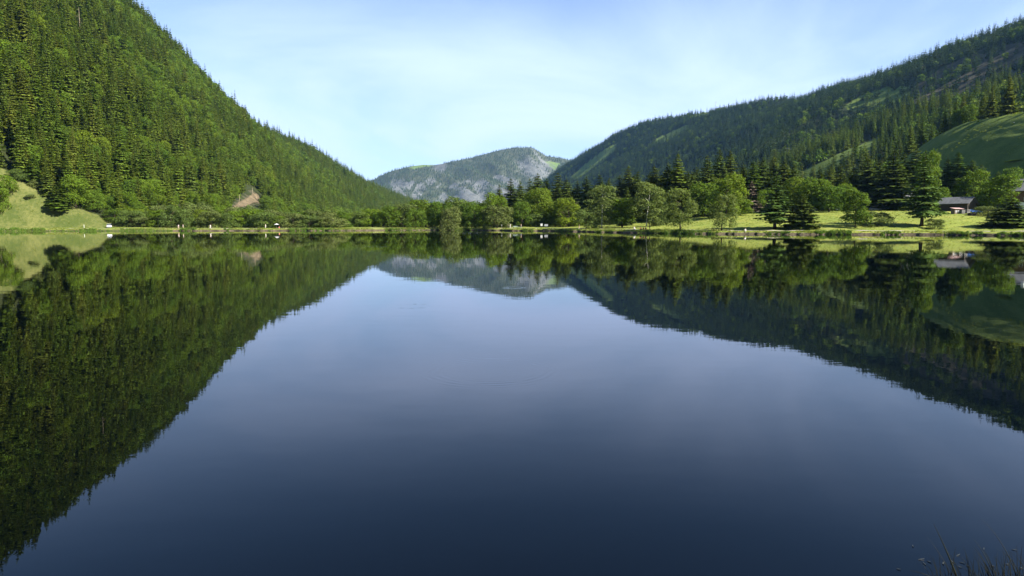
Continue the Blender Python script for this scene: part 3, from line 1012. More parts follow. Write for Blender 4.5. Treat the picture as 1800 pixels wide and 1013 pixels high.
for i in range(46):
    u = 884 + i * 18.6 + RND.uniform(-7, 7)
    if 1395 < u < 1432: continue
    top = float(np.interp(u, [880, 950, 1000, 1100, 1190, 1270, 1330, 1400, 1480, 1560, 1640, 1720], [330, 318, 320, 308, 296, 284, 292, 300, 302, 284, 290, 300])) + RND.uniform(-2, 14)
    y = float(np.interp(u, [880, 1000, 1200, 1500, 1720], [345, 325, 290, 292, 275])) + RND.uniform(-16, 30)
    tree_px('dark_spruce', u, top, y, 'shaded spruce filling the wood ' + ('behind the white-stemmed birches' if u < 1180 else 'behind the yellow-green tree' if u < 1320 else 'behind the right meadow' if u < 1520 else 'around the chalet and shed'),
            'shaded spruces inside the wood', RND.uniform(28, 42))
for i in range(26):
    u = 905 + i * 32 + RND.uniform(-9, 9)
    y = float(np.interp(u, [880, 1000, 1200, 1300, 1500, 1760], [305, 292, 272, 258, 262, 246])) + RND.uniform(-4, 10)
    if 1525 < u < 1612 or 1645 < u < 1722: continue
    tree_px('shrub' if i % 2 else 'alder', u, 378 + RND.uniform(-10, 4), y, 'low shaded bush at the edge of the wood ' + ('behind the birches' if u < 1200 else 'behind the meadow'),
            'bushes along the edge of the wood', RND.uniform(34, 54))
# reddish dead spruce inside the wood
NEAR['dead_spruce'] = [sm('dead_spruce_crown', M['dead'], seed=61, R=.12, levels=22, nb=5, segs=2, h0=.1, ragged=.5)]
TRUNK_OF['dead_spruce'] = 'spruce'; NAME_OF['dead_spruce'] = 'dead_spruce_tree'
tree_px('dead_spruce', 1319, 318, 262, 'reddish brown dead spruce among the dark wood', None, 22)

# thicket of rounded trees in the middle and bushes along the left shore
G1 = 'rounded trees of the lakeside thicket'
THICKET = [
    (632, 372, 300, 34, 'small bright bush at the left end of the lakeside thicket'), (655, 366, 302, 40, 'dark bush with sunlit leaves, second in the lakeside thicket'),
    (682, 360, 300, 46, 'round green tree with bright right side in the lakeside thicket'), (712, 356, 306, 50, 'olive round tree in the middle of the lakeside thicket'),
    (748, 350, 310, 56, 'broad olive tree below the pale rock slabs'), (776, 352, 300, 46, 'dark-sided round tree right of the broad olive tree'),
    (804, 347, 306, 54, 'tall rounded green tree below the far mountain'), (835, 351, 300, 46, 'green round tree behind the small shore bench'),
    (868, 338, 300, 48, 'tallest rounded green tree at the right end of the thicket'), (874, 360, 286, 44, 'low bright green tree in front of the tallest rounded one'),
    (850, 362, 290, 30, 'slim bright bush left of the low bright green tree'), (730, 366, 292, 36, 'low dark bush in front of the olive round tree'),
    (792, 364, 290, 40, 'low green bush in front of the tall rounded tree'), (606, 374, 304, 40, 'grey-green bush next to the left end of the thicket')]
for i, (u, v, y, w, label) in enumerate(THICKET):
    tree_px('alder' if i % 3 else 'shrub', u, v, y, label, G1, w)
for i in range(16):
    u = 618 + i * 17.5 + RND.uniform(-5, 5)
    tree_px('alder', u, float(np.interp(u, [610, 680, 750, 870], [372, 362, 354, 350])) + RND.uniform(0, 8), 322 + RND.uniform(-5, 10),
            'shaded round tree in the rear row of the lakeside thicket', 'rear row of the lakeside thicket', RND.uniform(38, 54))
G2 = 'bushes along the left shore path'
for i in range(34):
    u = 206 + i * 12.0 + RND.uniform(-4, 4)
    back = i % 2
    v = (372 if u < 300 else 366 if u < 400 else 372 if u < 470 else 376) + RND.uniform(-6, 5) - 6 * back
    y = 284 + 13 * back + RND.uniform(-3, 4)
    where = ('beside the grassy slope' if u < 260 else 'below the steep forest' if u < 400 else 'below the bare earth scar' if u < 480 else 'between the scar and the thicket')
    tone = ('rear' if back else 'front')
    tree_px('shrub' if i % 3 else 'alder', u, v, y, f'{"broad" if i % 3 else "tall"} grey-green bush in the {tone} lakeside row {where}', G2, RND.uniform(34, 52))
# trees on and around the grassy slope at the left
def on_left(u, v):
    """the point of the left mountainside seen at a pixel"""
    rx, rz = ratio(u, v)
    ys = np.arange(230, 2400, 1.0)
    d = ground(rx * ys, ys) - (CAM_Z + rz * ys)
    k = np.argmax(d > 0)
    return rx * ys[k], ys[k]
for kind, u, v, hpx, w, label in [
        ('spruce', 105, 376, 52, 34, 'lone bushy spruce on the grassy slope at the left'), ('alder', 8, 352, 46, 40, 'bright green bush at the left edge, upper of two on the grassy slope'),
        ('alder', -4, 378, 52, 36, 'bright green bush at the left edge, lower of two on the grassy slope'), ('shrub', 30, 318, 20, 34, 'low shrub on the upper edge of the grassy slope'),
        ('shrub', 72, 334, 22, 34, 'low shrub where the grassy slope meets the forest'), ('shrub', 54, 352, 8, 16, 'tiny bush in the middle of the grassy slope')]:
    x, y = on_left(u, v)
    h = hpx * y / FOC
    r_ = place_tree(kind, x, y, h, label, None, 1.0)
    me_ = [c for c in r_.children if c.name.startswith('crown')][0].data
    co = np.empty(len(me_.vertices) * 3, np.float32); me_.vertices.foreach_get('co', co)
    wd = float(np.percentile(np.abs(co.reshape(-1, 3)[:, 0]), 98) * 2)
    s_ = w * y / FOC / wd
    r_.scale = (s_, s_, h)

# ------------------------------------------------------------------ the forests
def jgrid(x0, x1, y0, y1, d, seed):
    g = np.random.default_rng(seed)
    X, Y = np.meshgrid(np.arange(x0, x1, d), np.arange(y0, y1, d))
    X = X + g.uniform(-.46, .46, X.shape) * d
    Y = Y + g.uniform(-.46, .46, Y.shape) * d
    return X.ravel(), Y.ravel(), g


def scatter(name, meshes, P, H, Wd, seed, label):
    """one object: instances of the tree meshes on points"""
    g = np.random.default_rng(seed)
    me = bpy.data.meshes.new(name)
    me.vertices.add(len(P))
    me.vertices.foreach_set('co', np.ascontiguousarray(P, np.float32).ravel())
    sc = np.stack((Wd, Wd, H), 1).astype(np.float32)
    a = me.attributes.new('size', 'FLOAT_VECTOR', 'POINT'); a.data.foreach_set('vector', sc.ravel())
    rot = np.zeros((len(P), 3), np.float32)
    rot[:, 2] = g.uniform(0, 6.28, len(P)); rot[:, 0] = g.normal(0, .02, len(P)); rot[:, 1] = g.normal(0, .02, len(P))
    a = me.attributes.new('turn', 'FLOAT_VECTOR', 'POINT'); a.data.foreach_set('vector', rot.ravel())
    a = me.attributes.new('variant', 'INT', 'POINT'); a.data.foreach_set('value', g.integers(0, len(meshes), len(P)).astype(np.int32))
    o = link(name, me)
    ng = bpy.data.node_groups.new(name + '_points', 'GeometryNodeTree')
    ng.interface.new_socket('Geometry', in_out='INPUT', socket_type='NodeSocketGeometry')
    ng.interface.new_socket('Geometry', in_out='OUTPUT', socket_type='NodeSocketGeometry')
    gi, go = ng.nodes.new('NodeGroupInput'), ng.nodes.new('NodeGroupOutput')
    join = ng.nodes.new('GeometryNodeJoinGeometry')
    for mm in meshes:
        src = bpy.data.objects.new(mm.name + '_source', mm)
        oi = ng.nodes.new('GeometryNodeObjectInfo')
        oi.inputs['Object'].default_value = src
        ti = ng.nodes.new('GeometryNodeGeometryToInstance')
        ng.links.new(oi.outputs['Geometry'], ti.inputs[0])
        ng.links.new(ti.outputs[0], join.inputs[0])
    iop = ng.nodes.new('GeometryNodeInstanceOnPoints')
    iop.inputs['Pick Instance'].default_value = True

    def attr(nm, dt):
        n = ng.nodes.new('GeometryNodeInputNamedAttribute')
        n.data_type = dt
        n.inputs['Name'].default_value = nm
        return [s for s in n.outputs if s.enabled and s.name == 'Attribute'][0]
    ng.links.new(gi.outputs[0], iop.inputs['Points'])
    ng.links.new(join.outputs[0], iop.inputs['Instance'])
    ng.links.new(attr('variant', 'INT'), iop.inputs['Instance Index'])
    e2r = ng.nodes.new('FunctionNodeEulerToRotation')
    ng.links.new(attr('turn', 'FLOAT_VECTOR'), e2r.inputs[0])
    ng.links.new(e2r.outputs[0], iop.inputs['Rotation'])
    ng.links.new(attr('size', 'FLOAT_VECTOR'), iop.inputs['Scale'])
    ng.links.new(iop.outputs[0], go.inputs[0])
    md = o.modifiers.new('scatter', 'NODES')
    md.node_group = ng
    return tag(o, label, 'forest', None, 'stuff')


# left mountainside
X, Y, g = jgrid(-640, -150, 235, 2700, 6.3, 5)
Z = z_left(X, Y)
u, v = pix(X, Y, Z)
F_, X_ = np.interp(Y, *_LF), np.interp(Y, _ly, _lx)
tt = (F_ - X) / (F_ - X_)
ok = (tt > 0.015) & (tt < 1.12) & (u > -420) & (u < 1000) & (Z > z_floor(X, Y) - 0.2)
ok &= ~in_poly(u, v, POLY['left_meadow']) & ~in_poly(u, v, POLY['scar_clear'])
X, Y, Z, u, v, tt = [a[ok] for a in (X, Y, Z, u, v, tt)]
pb = 0.08 + 0.55 * sstep(0.05, 0.45, fbm(X / 55 + 3, Y / 90, 23, 3) + 0.42 * np.exp(-((tt - 0.55) / .25) ** 2) * sstep(200, 330, u) * (1 - sstep(520, 640, u))) + 0.35 * (tt < 0.06)
pb = np.where(tt > 0.9, pb * 0.35, pb)
isb = g.random(len(X)) < pb
H = np.where(isb, g.uniform(8, 15, len(X)), np.clip(g.normal(18, 5.6, len(X)), 6, 31))
H = np.where(tt < 0.04, H * 0.7, H)
Wd = H * np.where(isb, g.uniform(.85, 1.2, len(X)), g.uniform(1.0, 1.5, len(X)) * np.clip(17 / H, .85, 1.3))
size = H / np.hypot(X, Y)
seen = (u > 4) & (u < 1796) & (v > 4)
# the largest in view become trees of their own
for isk, kind, cap in ((False, 'conifer', 300), (True, 'broadleaf', 300)):
    idx = np.where((isb == isk) & seen)[0]
    idx = idx[np.argsort(-size[idx])][:max(0, cap - N_TREES[kind] - (40 if not isk else 20))]
    for i in idx:
        marks = [(40, 'above the two bushes at the edge'), (85, 'above the tiny bush on the slope'), (128, 'above the lone bushy spruce'), (170, 'above the white marker post'), (210, 'above the silver car'),
                 (262, 'right of the silver car'), (300, 'left of the pair in white'), (345, 'above the pair in white'), (398, 'above the walker in white'), (440, 'left above the earth scar'), (480, 'right above the earth scar'),
                 (540, 'right of the white sunshade'), (2000, 'toward the lakeside thicket')]
        where = next(t_ for lim, t_ in marks if u[i] < lim)
        row = next(t_ for lim, t_ in ((0.10, 'lowest'), (0.18, 'second'), (0.26, 'third'), (0.36, 'fourth'), (9, 'upper')) if tt[i] < lim)
        if isk:
            lab = f'{"tall" if H[i] > 12.5 else "low"} rounded tree, {row} row of left forest, {where}'
        else:
            lab = f'{"tall" if H[i] > 21 else "medium" if H[i] > 16 else "short"} spruce, {row} row of left forest, {where}'
        k = 'broad' if isk else 'spruce'
        r_ = place_tree(k, float(X[i]), float(Y[i]), float(H[i]), lab, 'nearest ' + ('broadleaf trees' if isk else 'spruces') + ' of the left forest', float(Wd[i] / H[i]), z=float(Z[i]) - .3)
        if isk:
            r_.scale = (float(Wd[i]) * 1.15, float(Wd[i]) * 1.15, float(H[i]))
    ok = np.ones(len(X), bool); ok[idx] = False
    X, Y, Z, u, v, tt, isb, H, Wd, size, seen = [a[ok] for a in (X, Y, Z, u, v, tt, isb, H, Wd, size, seen)]
P = np.stack((X, Y, Z - .4), 1)
scatter('spruce_forest', MID['spruce'], P[~isb], H[~isb], Wd[~isb], 1, 'dense spruce forest covering the steep left mountainside')
scatter('broadleaf_woods', MID['broad'], P[isb], H[isb], Wd[isb], 2, 'bright broadleaf woods mixed into the left mountainside forest')

# right mountainside
X, Y, g = jgrid(-150, 1100, 330, 3500, 9.6, 6)
Z = z_right(X, Y)
u, v = pix(X, Y, Z)
F_, X_ = np.interp(Y, *_RF), np.interp(Y, _ry, _rx)
s_ = (X - F_) / (X_ - F_)
ok = (s_ > 0.03) & (s_ < 1.08) & (u > 880) & (u < 2000) & (Z > z_floor(X, Y) - 0.5)
thin = g.random(len(X))
for nm, keepf in (('strip', 0), ('knoll', 0), ('clear1', 0.04), ('clear2', 0.05), ('clear3', 0.1), ('glade', 0.30), ('scrub', 0.34)):
    ok &= ~(in_poly(u, v, POLY[nm]) & (thin > keepf) & ((nm != 'knoll') | ((X < 262) & (Y < 480))))
ok &= ~((Y < 480) & (X < 252))
X, Y, Z, u, v, s_ = [a[ok] for a in (X, Y, Z, u, v, s_)]
pb = 0.06 + 0.5 * sstep(0.15, 0.5, fbm(X / 80, Y / 120, 29, 3)) * (Y < 1300) + 0.35 * ((Y < 560) & (X < 330))
isb = g.random(len(X)) < pb
H = np.where(isb, g.uniform(9, 15, len(X)), np.clip(g.normal(20, 4, len(X)), 9, 30))
H = np.where(s_ > 0.93, H * 0.85, H)
Wd = H * np.where(isb, g.uniform(.85, 1.2, len(X)), g.uniform(.95, 1.35, len(X)))
P = np.stack((X, Y, Z - .5), 1)
size = H / np.hypot(X, Y)
near = Y < 900
for isk, kind, cap in ((False, 'spruce', 38), (True, 'broad', 20)):
    idx = np.where((isb == isk) & (u < 1796) & (u > 1420) & (v > 8))[0]
    idx = idx[np.argsort(-size[idx])][:cap]
    for i in idx:
        lab = (('tall ' if H[i] > (12.5 if isk else 21) else 'short ') + ('rounded green tree' if isk else 'dark spruce')) + (' behind the ' + ('upper end' if u[i] > 1745 else 'middle' if u[i] > 1680 else 'lower end') + ' of the terraced pasture crest' if u[i] > 1600 else (' below' if v[i] > 275 else ' above') + ' the light pasture strip' + (', near its upper end' if u[i] > 1520 else ', near its lower end' if u[i] < 1460 else ', at its middle'))
        place_tree(kind, float(X[i]), float(Y[i]), float(H[i]), lab, 'trees above the pastures on the right', float(Wd[i] / H[i]), z=float(Z[i]) - .4)
    ok = np.ones(len(X), bool); ok[idx] = False
    X, Y, Z, u, v, s_, isb, H, Wd, size, near, P = [a[ok] for a in (X, Y, Z, u, v, s_, isb, H, Wd, size, near, P)]
scatter('near_spruce_forest', MID['spruce'], P[~isb & near], H[~isb & near], Wd[~isb & near], 3, 'shaded spruce forest on the bench behind the terraced pasture')
scatter('ridge_spruce_forest', LOW['spruce'], P[~isb & ~near], H[~isb & ~near], Wd[~isb & ~near], 4, 'blue-green spruce forest covering the right ridge')
scatter('ridge_broadleaf_woods', LOW['broad'], P[isb], H[isb], Wd[isb], 5, 'light green broadleaf patches in the right ridge forest')

# far mountain: small spruces as one mesh
X, Y, g = jgrid(-2000, 1500, 3950, 5720, 15.0, 7)
Z = z_far(X, Y)
u, v = pix(X, Y, Z)
rk, md_ = far_masks(X, Y, u, v)
ok = (u > 560) & (u < 1120) & (v < 372) & (rk < 0.60 + g.normal(0, .16, len(X))) & (md_ < .5) & (g.random(len(X)) < 0.72)
X, Y, Z = X[ok], Y[ok], Z[ok]
H = g.uniform(11, 21, len(X)); Rr = H * g.uniform(.17, .26, len(X)); A = g.uniform(0, 6.28, len(X))
T = []
for k in range(5):
    a, b = A + k * 2 * np.pi / 5, A + (k + 1) * 2 * np.pi / 5
    for zb, zt, rr in ((0.02, 0.62, 1.0), (0.4, 1.0, 0.66)):
        T.append(np.stack((np.stack((X + Rr * rr * np.cos(a), Y + Rr * rr * np.sin(a), Z + H * zb), 1), np.stack((X + Rr * rr * np.cos(b), Y + Rr * rr * np.sin(b), Z + H * zb), 1),
                           np.stack((X, Y, Z + H * zt), 1)), 1))
me = tri_mesh('far_spruce_forest', np.concatenate(T), leaf_mat('far_mountain_needles', [(0.034, 0.052, 0.026), (0.042, 0.060, 0.028)], 0.1, 0.4))
tag(link('far_spruce_forest', me), 'thin spruce forest scattered over the far rocky mountain', 'forest', None, 'stuff')

# ------------------------------------------------------------------ dead pale trunks in the left forest
def snag(u, v, hpx, label, branches=6):
    x, y = on_left(u, v)
    if 'skyline' in label:
        x = -495.0; y = x / ratio(u, v)[0]
    h = hpx * y / FOC
    root = empty('dead_tree', (x, y, ground1(x, y) - .3))
    b = MB()
    b.tube([(0, 0, 0), (.05, 0, h * .5), (.1, .05, h)], [.22, .15, .04], 6)
    b.build('trunk', M['snag'], root, True)
    for k in range(branches):
        a, hh = RND.uniform(0, 6.28), h * RND.uniform(.45, .95)
        L = (h - hh) * .35 + .8
        c = MB(); c.tube([(.06, 0, hh), (L * math.cos(a), L * math.sin(a), hh - .15 * L)], [.07, .02], 4)
        c.build('branch', M['snag'], root)
    tag(root, label, 'dead tree', 'bleached dead trees of the left forest')


snag(141, 62, 46, 'bleached bare trunk standing high in the left forest')
snag(311, 128, 32, 'grey dead spruce on the left skyline, upper one', 16)
snag(340, 158, 30, 'grey dead spruce on the left skyline, lower one', 16)
for u_, v_, h_, w_, lab_ in ((467, 356, 46, 22, 'spruce standing at the right end of the bare earth scar'), (459, 340, 34, 16, 'spruce above the right end of the bare earth scar'), (474, 366, 40, 22, 'spruce in front of the right end of the bare earth scar')):
    x_, y_ = on_left(u_, v_)
    place_tree('spruce', x_, y_, h_ * y_ / FOC, lab_, 'spruces beside the bare earth scar', 1.3)
snag(421, 356, 15, 'thin pale dead stem left of the bare earth scar', 4)
snag(444, 343, 14, 'thin pale dead stem above the bare earth scar', 4)

# ------------------------------------------------------------------ grass, weeds and flowers (uncountable)
def tuft_mesh(name, seed, n, hmax, spread, mat, wid=.03):
    r = random.Random(seed)
    T = []
    for _ in range(n):
        a, d = r.uniform(0, 6.28), r.uniform(0, spread)
        x, y = d * math.cos(a), d * math.sin(a)
        h = hmax * r.uniform(.45, 1)
        b = r.uniform(0, 6.28)
        w = wid * r.uniform(.6, 1.4)
        lx, ly = r.uniform(-.35, .35) * h, r.uniform(-.35, .35) * h
        T.append(((x - w * math.cos(b), y - w * math.sin(b), 0), (x + w * math.cos(b), y + w * math.sin(b), 0), (x + lx, y + ly, h)))
    return tri_mesh(name, T, mat)


M['grass'] = leaf_mat('meadow_grass', [(0.14, 0.19, 0.032), (0.18, 0.22, 0.04), (0.24, 0.245, 0.055), (0.16, 0.21, 0.034)], 0.5)
M['weed'] = leaf_mat('shore_weeds', [(0.08, 0.15, 0.02), (0.11, 0.18, 0.025), (0.16, 0.19, 0.05)], 0.35)
M['flower'] = leaf_mat('meadow_flowers', [(0.35, 0.30, 0.05), (0.30, 0.28, 0.08), (0.45, 0.44, 0.32)], 0.3)
TUFT = [tuft_mesh('grass_tuft', 300 + i, 26, 1.0, .55, M['grass'], .05) for i in range(4)]
WEED = [tuft_mesh('weed_tuft', 310 + i, 34, 1.0, .5, M['weed'], .09) for i in range(4)]
FLOW = [tuft_mesh('flower_tuft', 320 + i, 22, 1.0, .8, M['flower'], .05) for i in range(3)]
g = np.random.default_rng(9)


def along_shore(n, lo, hi, th0=0.16, th1=2.70):
    th = g.uniform(th0, th1, n)
    r = shore_r(th) + g.uniform(lo, hi, n)
    return LC[0] + r * np.cos(th), LC[1] + r * np.sin(th)


x, y = along_shore(5200, 0.15, 3.6)
k = vnoise(x / 5, y / 5, 44) > 0.32
x, y = x[k], y[k]
h = g.uniform(.15, .5, len(x)) * (0.5 + 1.0 * vnoise(x / 9, y / 9, 45))
scatter('bank_grass', TUFT, np.stack((x, y, z_floor(x, y) - .03), 1), h, h * 1.5, 21, 'tufts of grass growing along the lake bank')
x, y = along_shore(4200, -0.1, 1.3)
k = vnoise(x / 7, y / 7, 46) > 0.45
x, y = x[k], y[k]
h = g.uniform(.25, .7, len(x)) * (.4 + 1.5 * vnoise(x / 11, y / 11, 50))
scatter('bank_weeds', WEED, np.stack((x, y, z_floor(x, y) - .05), 1), h, h * 1.1, 22, 'leafy weeds overhanging the waterline')
x = g.uniform(30, 235, 15000); y = g.uniform(165, 300, 15000)
d = offshore(x, y)
k = (d > 7.5) & (d < 105) & (vnoise(x / 4, y / 4, 47) > .25)
x, y, d = x[k], y[k], d[k]
h = g.uniform(.10, .30, len(x))
isf = (g.random(len(x)) < np.where((d > 14) & (d < 45), .45, .12)) & (vnoise(x / 18, y / 9, 48) > .45)
P = np.stack((x, y, z_floor(x, y) - .03), 1)
scatter('meadow_grass', TUFT, P[~isf], h[~isf], h[~isf] * 2.2, 23, 'tall uncut grass of the right meadow')
scatter('meadow_flowers', FLOW, P[isf], h[isf] * .9, h[isf] * 2, 24, 'yellow flowering grass of the right meadow')
x = g.uniform(-330, -140, 14000); y = g.uniform(240, 420, 14000)
z = ground(x, y)
u, v = pix(x, y, z)
k = in_poly(u, v, POLY['left_meadow']) & (offshore(x, y) > 7) & (vnoise(x / 5, y / 5, 49) > .42)
x, y, z = x[k], y[k], z[k]
h = g.uniform(.15, .5, len(x))
scatter('slope_grass', TUFT, np.stack((x, y, z - .03), 1), h, h * 2, 25, 'rough grass on the sloping pasture at the left')
x = g.uniform(172, 262, 5200); y = g.uniform(225, 455, 5200)
k = vnoise(x / 6, y / 6, 52) > .40
x, y = x[k], y[k]
h = g.uniform(.25, .8, len(x)) * (.3 + vnoise(x / 14, y / 14, 53))
scatter('pasture_grass', TUFT, np.stack((x, y, z_right(x, y) + 2.0), 1), h, h * 2.2, 27, 'rough grass on the terraced pasture at the right')
x, y = along_shore(900, -1.6, 0.3, 2.2, 2.62)
h = g.uniform(.25, .6, len(x))
scatter('shore_reeds', WEED, np.stack((x, y, np.maximum(z_floor(x, y), -.1) - .05), 1), h, h * 1.4, 26, 'low green water plants along the left shore below the grassy slope')

# ------------------------------------------------------------------ people
SKIN = plain('skin', (0.50, 0.32, 0.23), 0.6, 0.08)
HAIR = {'brown': plain('brown_hair', (0.05, 0.03, 0.02), 0.6), 'fair': plain('fair_hair', (0.35, 0.25, 0.12), 0.6)}
CLOTH = {'white': plain('white_cloth', (0.55, 0.54, 0.50), 0.85, .06), 'black': plain('black_cloth', (0.015, 0.016, 0.02), 0.85), 'red': plain('red_cloth', (0.55, 0.09, 0.05), 0.85),
         'blue': plain('dark_blue_cloth', (0.04, 0.06, 0.12), 0.85), 'beige': plain('beige_cloth', (0.55, 0.45, 0.33), 0.85), 'grey': plain('grey_cloth', (0.20, 0.21, 0.22), 0.85)}
J_STAND = dict(pelvis=(0, 0, .95), chest=(0, .0, 1.30), neck=(0, 0, 1.50), head=(0, .01, 1.62), crown=(0, 0, 1.72),
               sl=(-.19, 0, 1.43), el=(-.25, .02, 1.15), wl=(-.26, .08, .90), sr=(.19, 0, 1.43), er=(.25, .02, 1.15), wr=(.26, .08, .90),
               hl=(-.10, 0, .90), kl=(-.12, .02, .50), al=(-.13, 0, .09), tl=(-.14, .16, .04), hr=(.10, 0, .90), kr=(.12, .02, .50), ar=(.13, 0, .09), tr=(.14, .16, .04))
J_WALK = dict(J_STAND, kl=(-.11, .14, .52), al=(-.11, .22, .09), tl=(-.11, .38, .05), kr=(.11, -.04, .50), ar=(.11, -.30, .12), tr=(.11, -.16, .04), wl=(-.25, -.12, .94), wr=(.25, .24, .96))
J_SIT = dict(pelvis=(0, 0, .48), chest=(0, -.02, .84), neck=(0, .01, 1.03), head=(0, .04, 1.15), crown=(0, .03, 1.25),
             sl=(-.19, 0, .97), el=(-.25, .10, .72), wl=(-.18, .34, .62), sr=(.19, 0, .97), er=(.25, .10, .72), wr=(.18, .34, .62),
             hl=(-.10, .04, .48), kl=(-.12, .46, .50), al=(-.12, .46, .09), tl=(-.12, .62, .04), hr=(.10, .04, .48), kr=(.12, .46, .50), ar=(.12, .46, .09), tr=(.12, .62, .04))
J_GROUND = {k: (p[0], p[1], p[2] - .36) for k, p in J_SIT.items()}
J_GROUND.update(kl=(-.14, .42, .42), al=(-.12, .62, .06), tl=(-.12, .78, .04), kr=(.14, .40, .30), ar=(.06, .66, .06), tr=(.08, .82, .04))


def skin_obj(name, pts, edges, rad, mat, parent, root=0, sub=1):
    me = bpy.data.meshes.new(name)
    me.from_pydata(pts, edges, [])
    me.materials.append(mat)
    o = link(name, me, parent)
    o.modifiers.new('skin', 'SKIN').use_smooth_shade = True
    sv = me.skin_vertices[0].data if me.skin_vertices else None
    for i, r in enumerate(rad):
        rr = r if isinstance(r, tuple) else (r, r)
        sv[i].radius = rr
        sv[i].use_root = i == root
    ss = o.modifiers.new('subdivision', 'SUBSURF'); ss.levels = sub; ss.render_levels = sub
    return o


def person(loc, rz, pose, top, legs, hair, label, group=None, scale=1.0):
    root = empty('person', loc, rz)
    root.scale = (scale,) * 3
    J = pose
    names = ['pelvis', 'chest', 'neck', 'head', 'crown', 'sl', 'el', 'wl', 'sr', 'er', 'wr', 'hl', 'kl', 'al', 'tl', 'hr', 'kr', 'ar', 'tr']
    rad = [(.14, .10), (.15, .10), .055, .095, .06, .06, .043, .028, .06, .043, .028, .085, .058, .04, .035, .085, .058, .04, .035]
    pts = [J[n] for n in names]
    E = [(0, 1), (1, 2), (2, 3), (3, 4), (1, 5), (5, 6), (6, 7), (1, 8), (8, 9), (9, 10), (0, 11), (11, 12), (12, 13), (13, 14), (0, 15), (15, 16), (16, 17), (17, 18)]
    for w, sx in ((7, -1), (10, 1)):          # palm, four fingers and a thumb on each hand
        a = Vector(pts[w]); d = (a - Vector(pts[w - 1])).normalized()
        side = d.cross(Vector((0, 0, 1)))
        side = side.normalized() if side.length > .1 else Vector((0, 1, 0))
        p = len(pts); pts.append(tuple(a + d * .06)); rad.append(.030); E.append((w, p))
        for k in range(4):
            b = a + d * .085 + side * (k - 1.5) * .02
            e = b + d * (.045 + .012 * (1.5 - abs(k - 1.5))) + Vector((0, .012, 0))
            i = len(pts); pts += [tuple(b), tuple(e)]; rad += [.009, .008]; E += [(p, i), (i, i + 1)]
        b = a + d * .03 + side * .035
        i = len(pts); pts += [tuple(b), tuple(b + d * .04 + side * .02)]; rad += [.010, .008]; E += [(w, i), (i, i + 1)]
    skin_obj('body', pts, E, rad, SKIN, root)
    mid = tuple((Vector(J['sl']) + Vector(J['el'])) / 2); midr = tuple((Vector(J['sr']) + Vector(J['er'])) / 2)
    skin_obj('shirt', [J['pelvis'], J['chest'], tuple(Vector(J['neck']) - Vector((0, 0, .05))), J['sl'], mid, J['sr'], midr], [(0, 1), (1, 2), (1, 3), (3, 4), (1, 5), (5, 6)],
             [(.165, .13), (.18, .13), .075, .082, .072, .082, .072], CLOTH[top], root)
    skin_obj('trousers', [J['pelvis'], J['hl'], J['kl'], J['al'], J['hr'], J['kr'], J['ar']], [(0, 1), (1, 2), (2, 3), (0, 4), (4, 5), (5, 6)], [(.168, .125), .11, .082, .07, .11, .082, .07], CLOTH[legs], root)
    for a_, t_ in (('al', 'tl'), ('ar', 'tr')):
        p0, p1 = Vector(J[a_]), Vector(J[t_])
        d_ = (p1 - p0); d_.z = 0
        sh = MB(); sh.tube([p0 - d_.normalized() * .06 + Vector((0, 0, -.03)), p0 + Vector((0, 0, -.02)), p1 + d_.normalized() * .05], [.045, .058, .035], 8)
        sh.build('shoe', CLOTH['black'], root, True)
    hd = Vector(J['head'])
    b = MB()
    rings = []
    for i in range(5):
        a = math.pi / 2 * i / 4.5
        rings.append([(hd.x + .112 * math.cos(a) * math.cos(t_), hd.y - .018 + .125 * math.cos(a) * math.sin(t_), hd.z + .025 + .125 * math.sin(a)) for t_ in [k * math.pi / 5 for k in range(10)]])
    vs = [p for r in rings for p in r]
    b.add(vs, [(i * 10 + k, i * 10 + (k + 1) % 10, (i + 1) * 10 + (k + 1) % 10, (i + 1) * 10 + k) for i in range(4) for k in range(10)] + [tuple(40 + k for k in range(10))])
    b.build('hair', HAIR[hair], root, True)
    for nm, dx, dz, r in (('eye', -.035, .015, .012), ('eye', .035, .015, .012), ('nose', 0, -.02, .016), ('mouth', 0, -.06, .018)):
        f = MB(); f.tube([(hd.x + dx, hd.y + .07, hd.z + dz), (hd.x + dx, hd.y + .108, hd.z + dz)], [r, r * .6], 6)
        f.build(nm, HAIR['brown'] if nm == 'eye' else SKIN, root)
    tag(root, label, 'person', group)
    return root


def shore_pt(u, off):
    """point off metres behind the waterline on the sight line of column u"""
    rx = ratio(u, 404)[0]
    ys = np.arange(120, 420, .25)
    d = offshore(rx * ys, ys)
    k = np.argmax((d > off) & (ys > 140))
    return rx * ys[k], ys[k], ground1(rx * ys[k], ys[k])


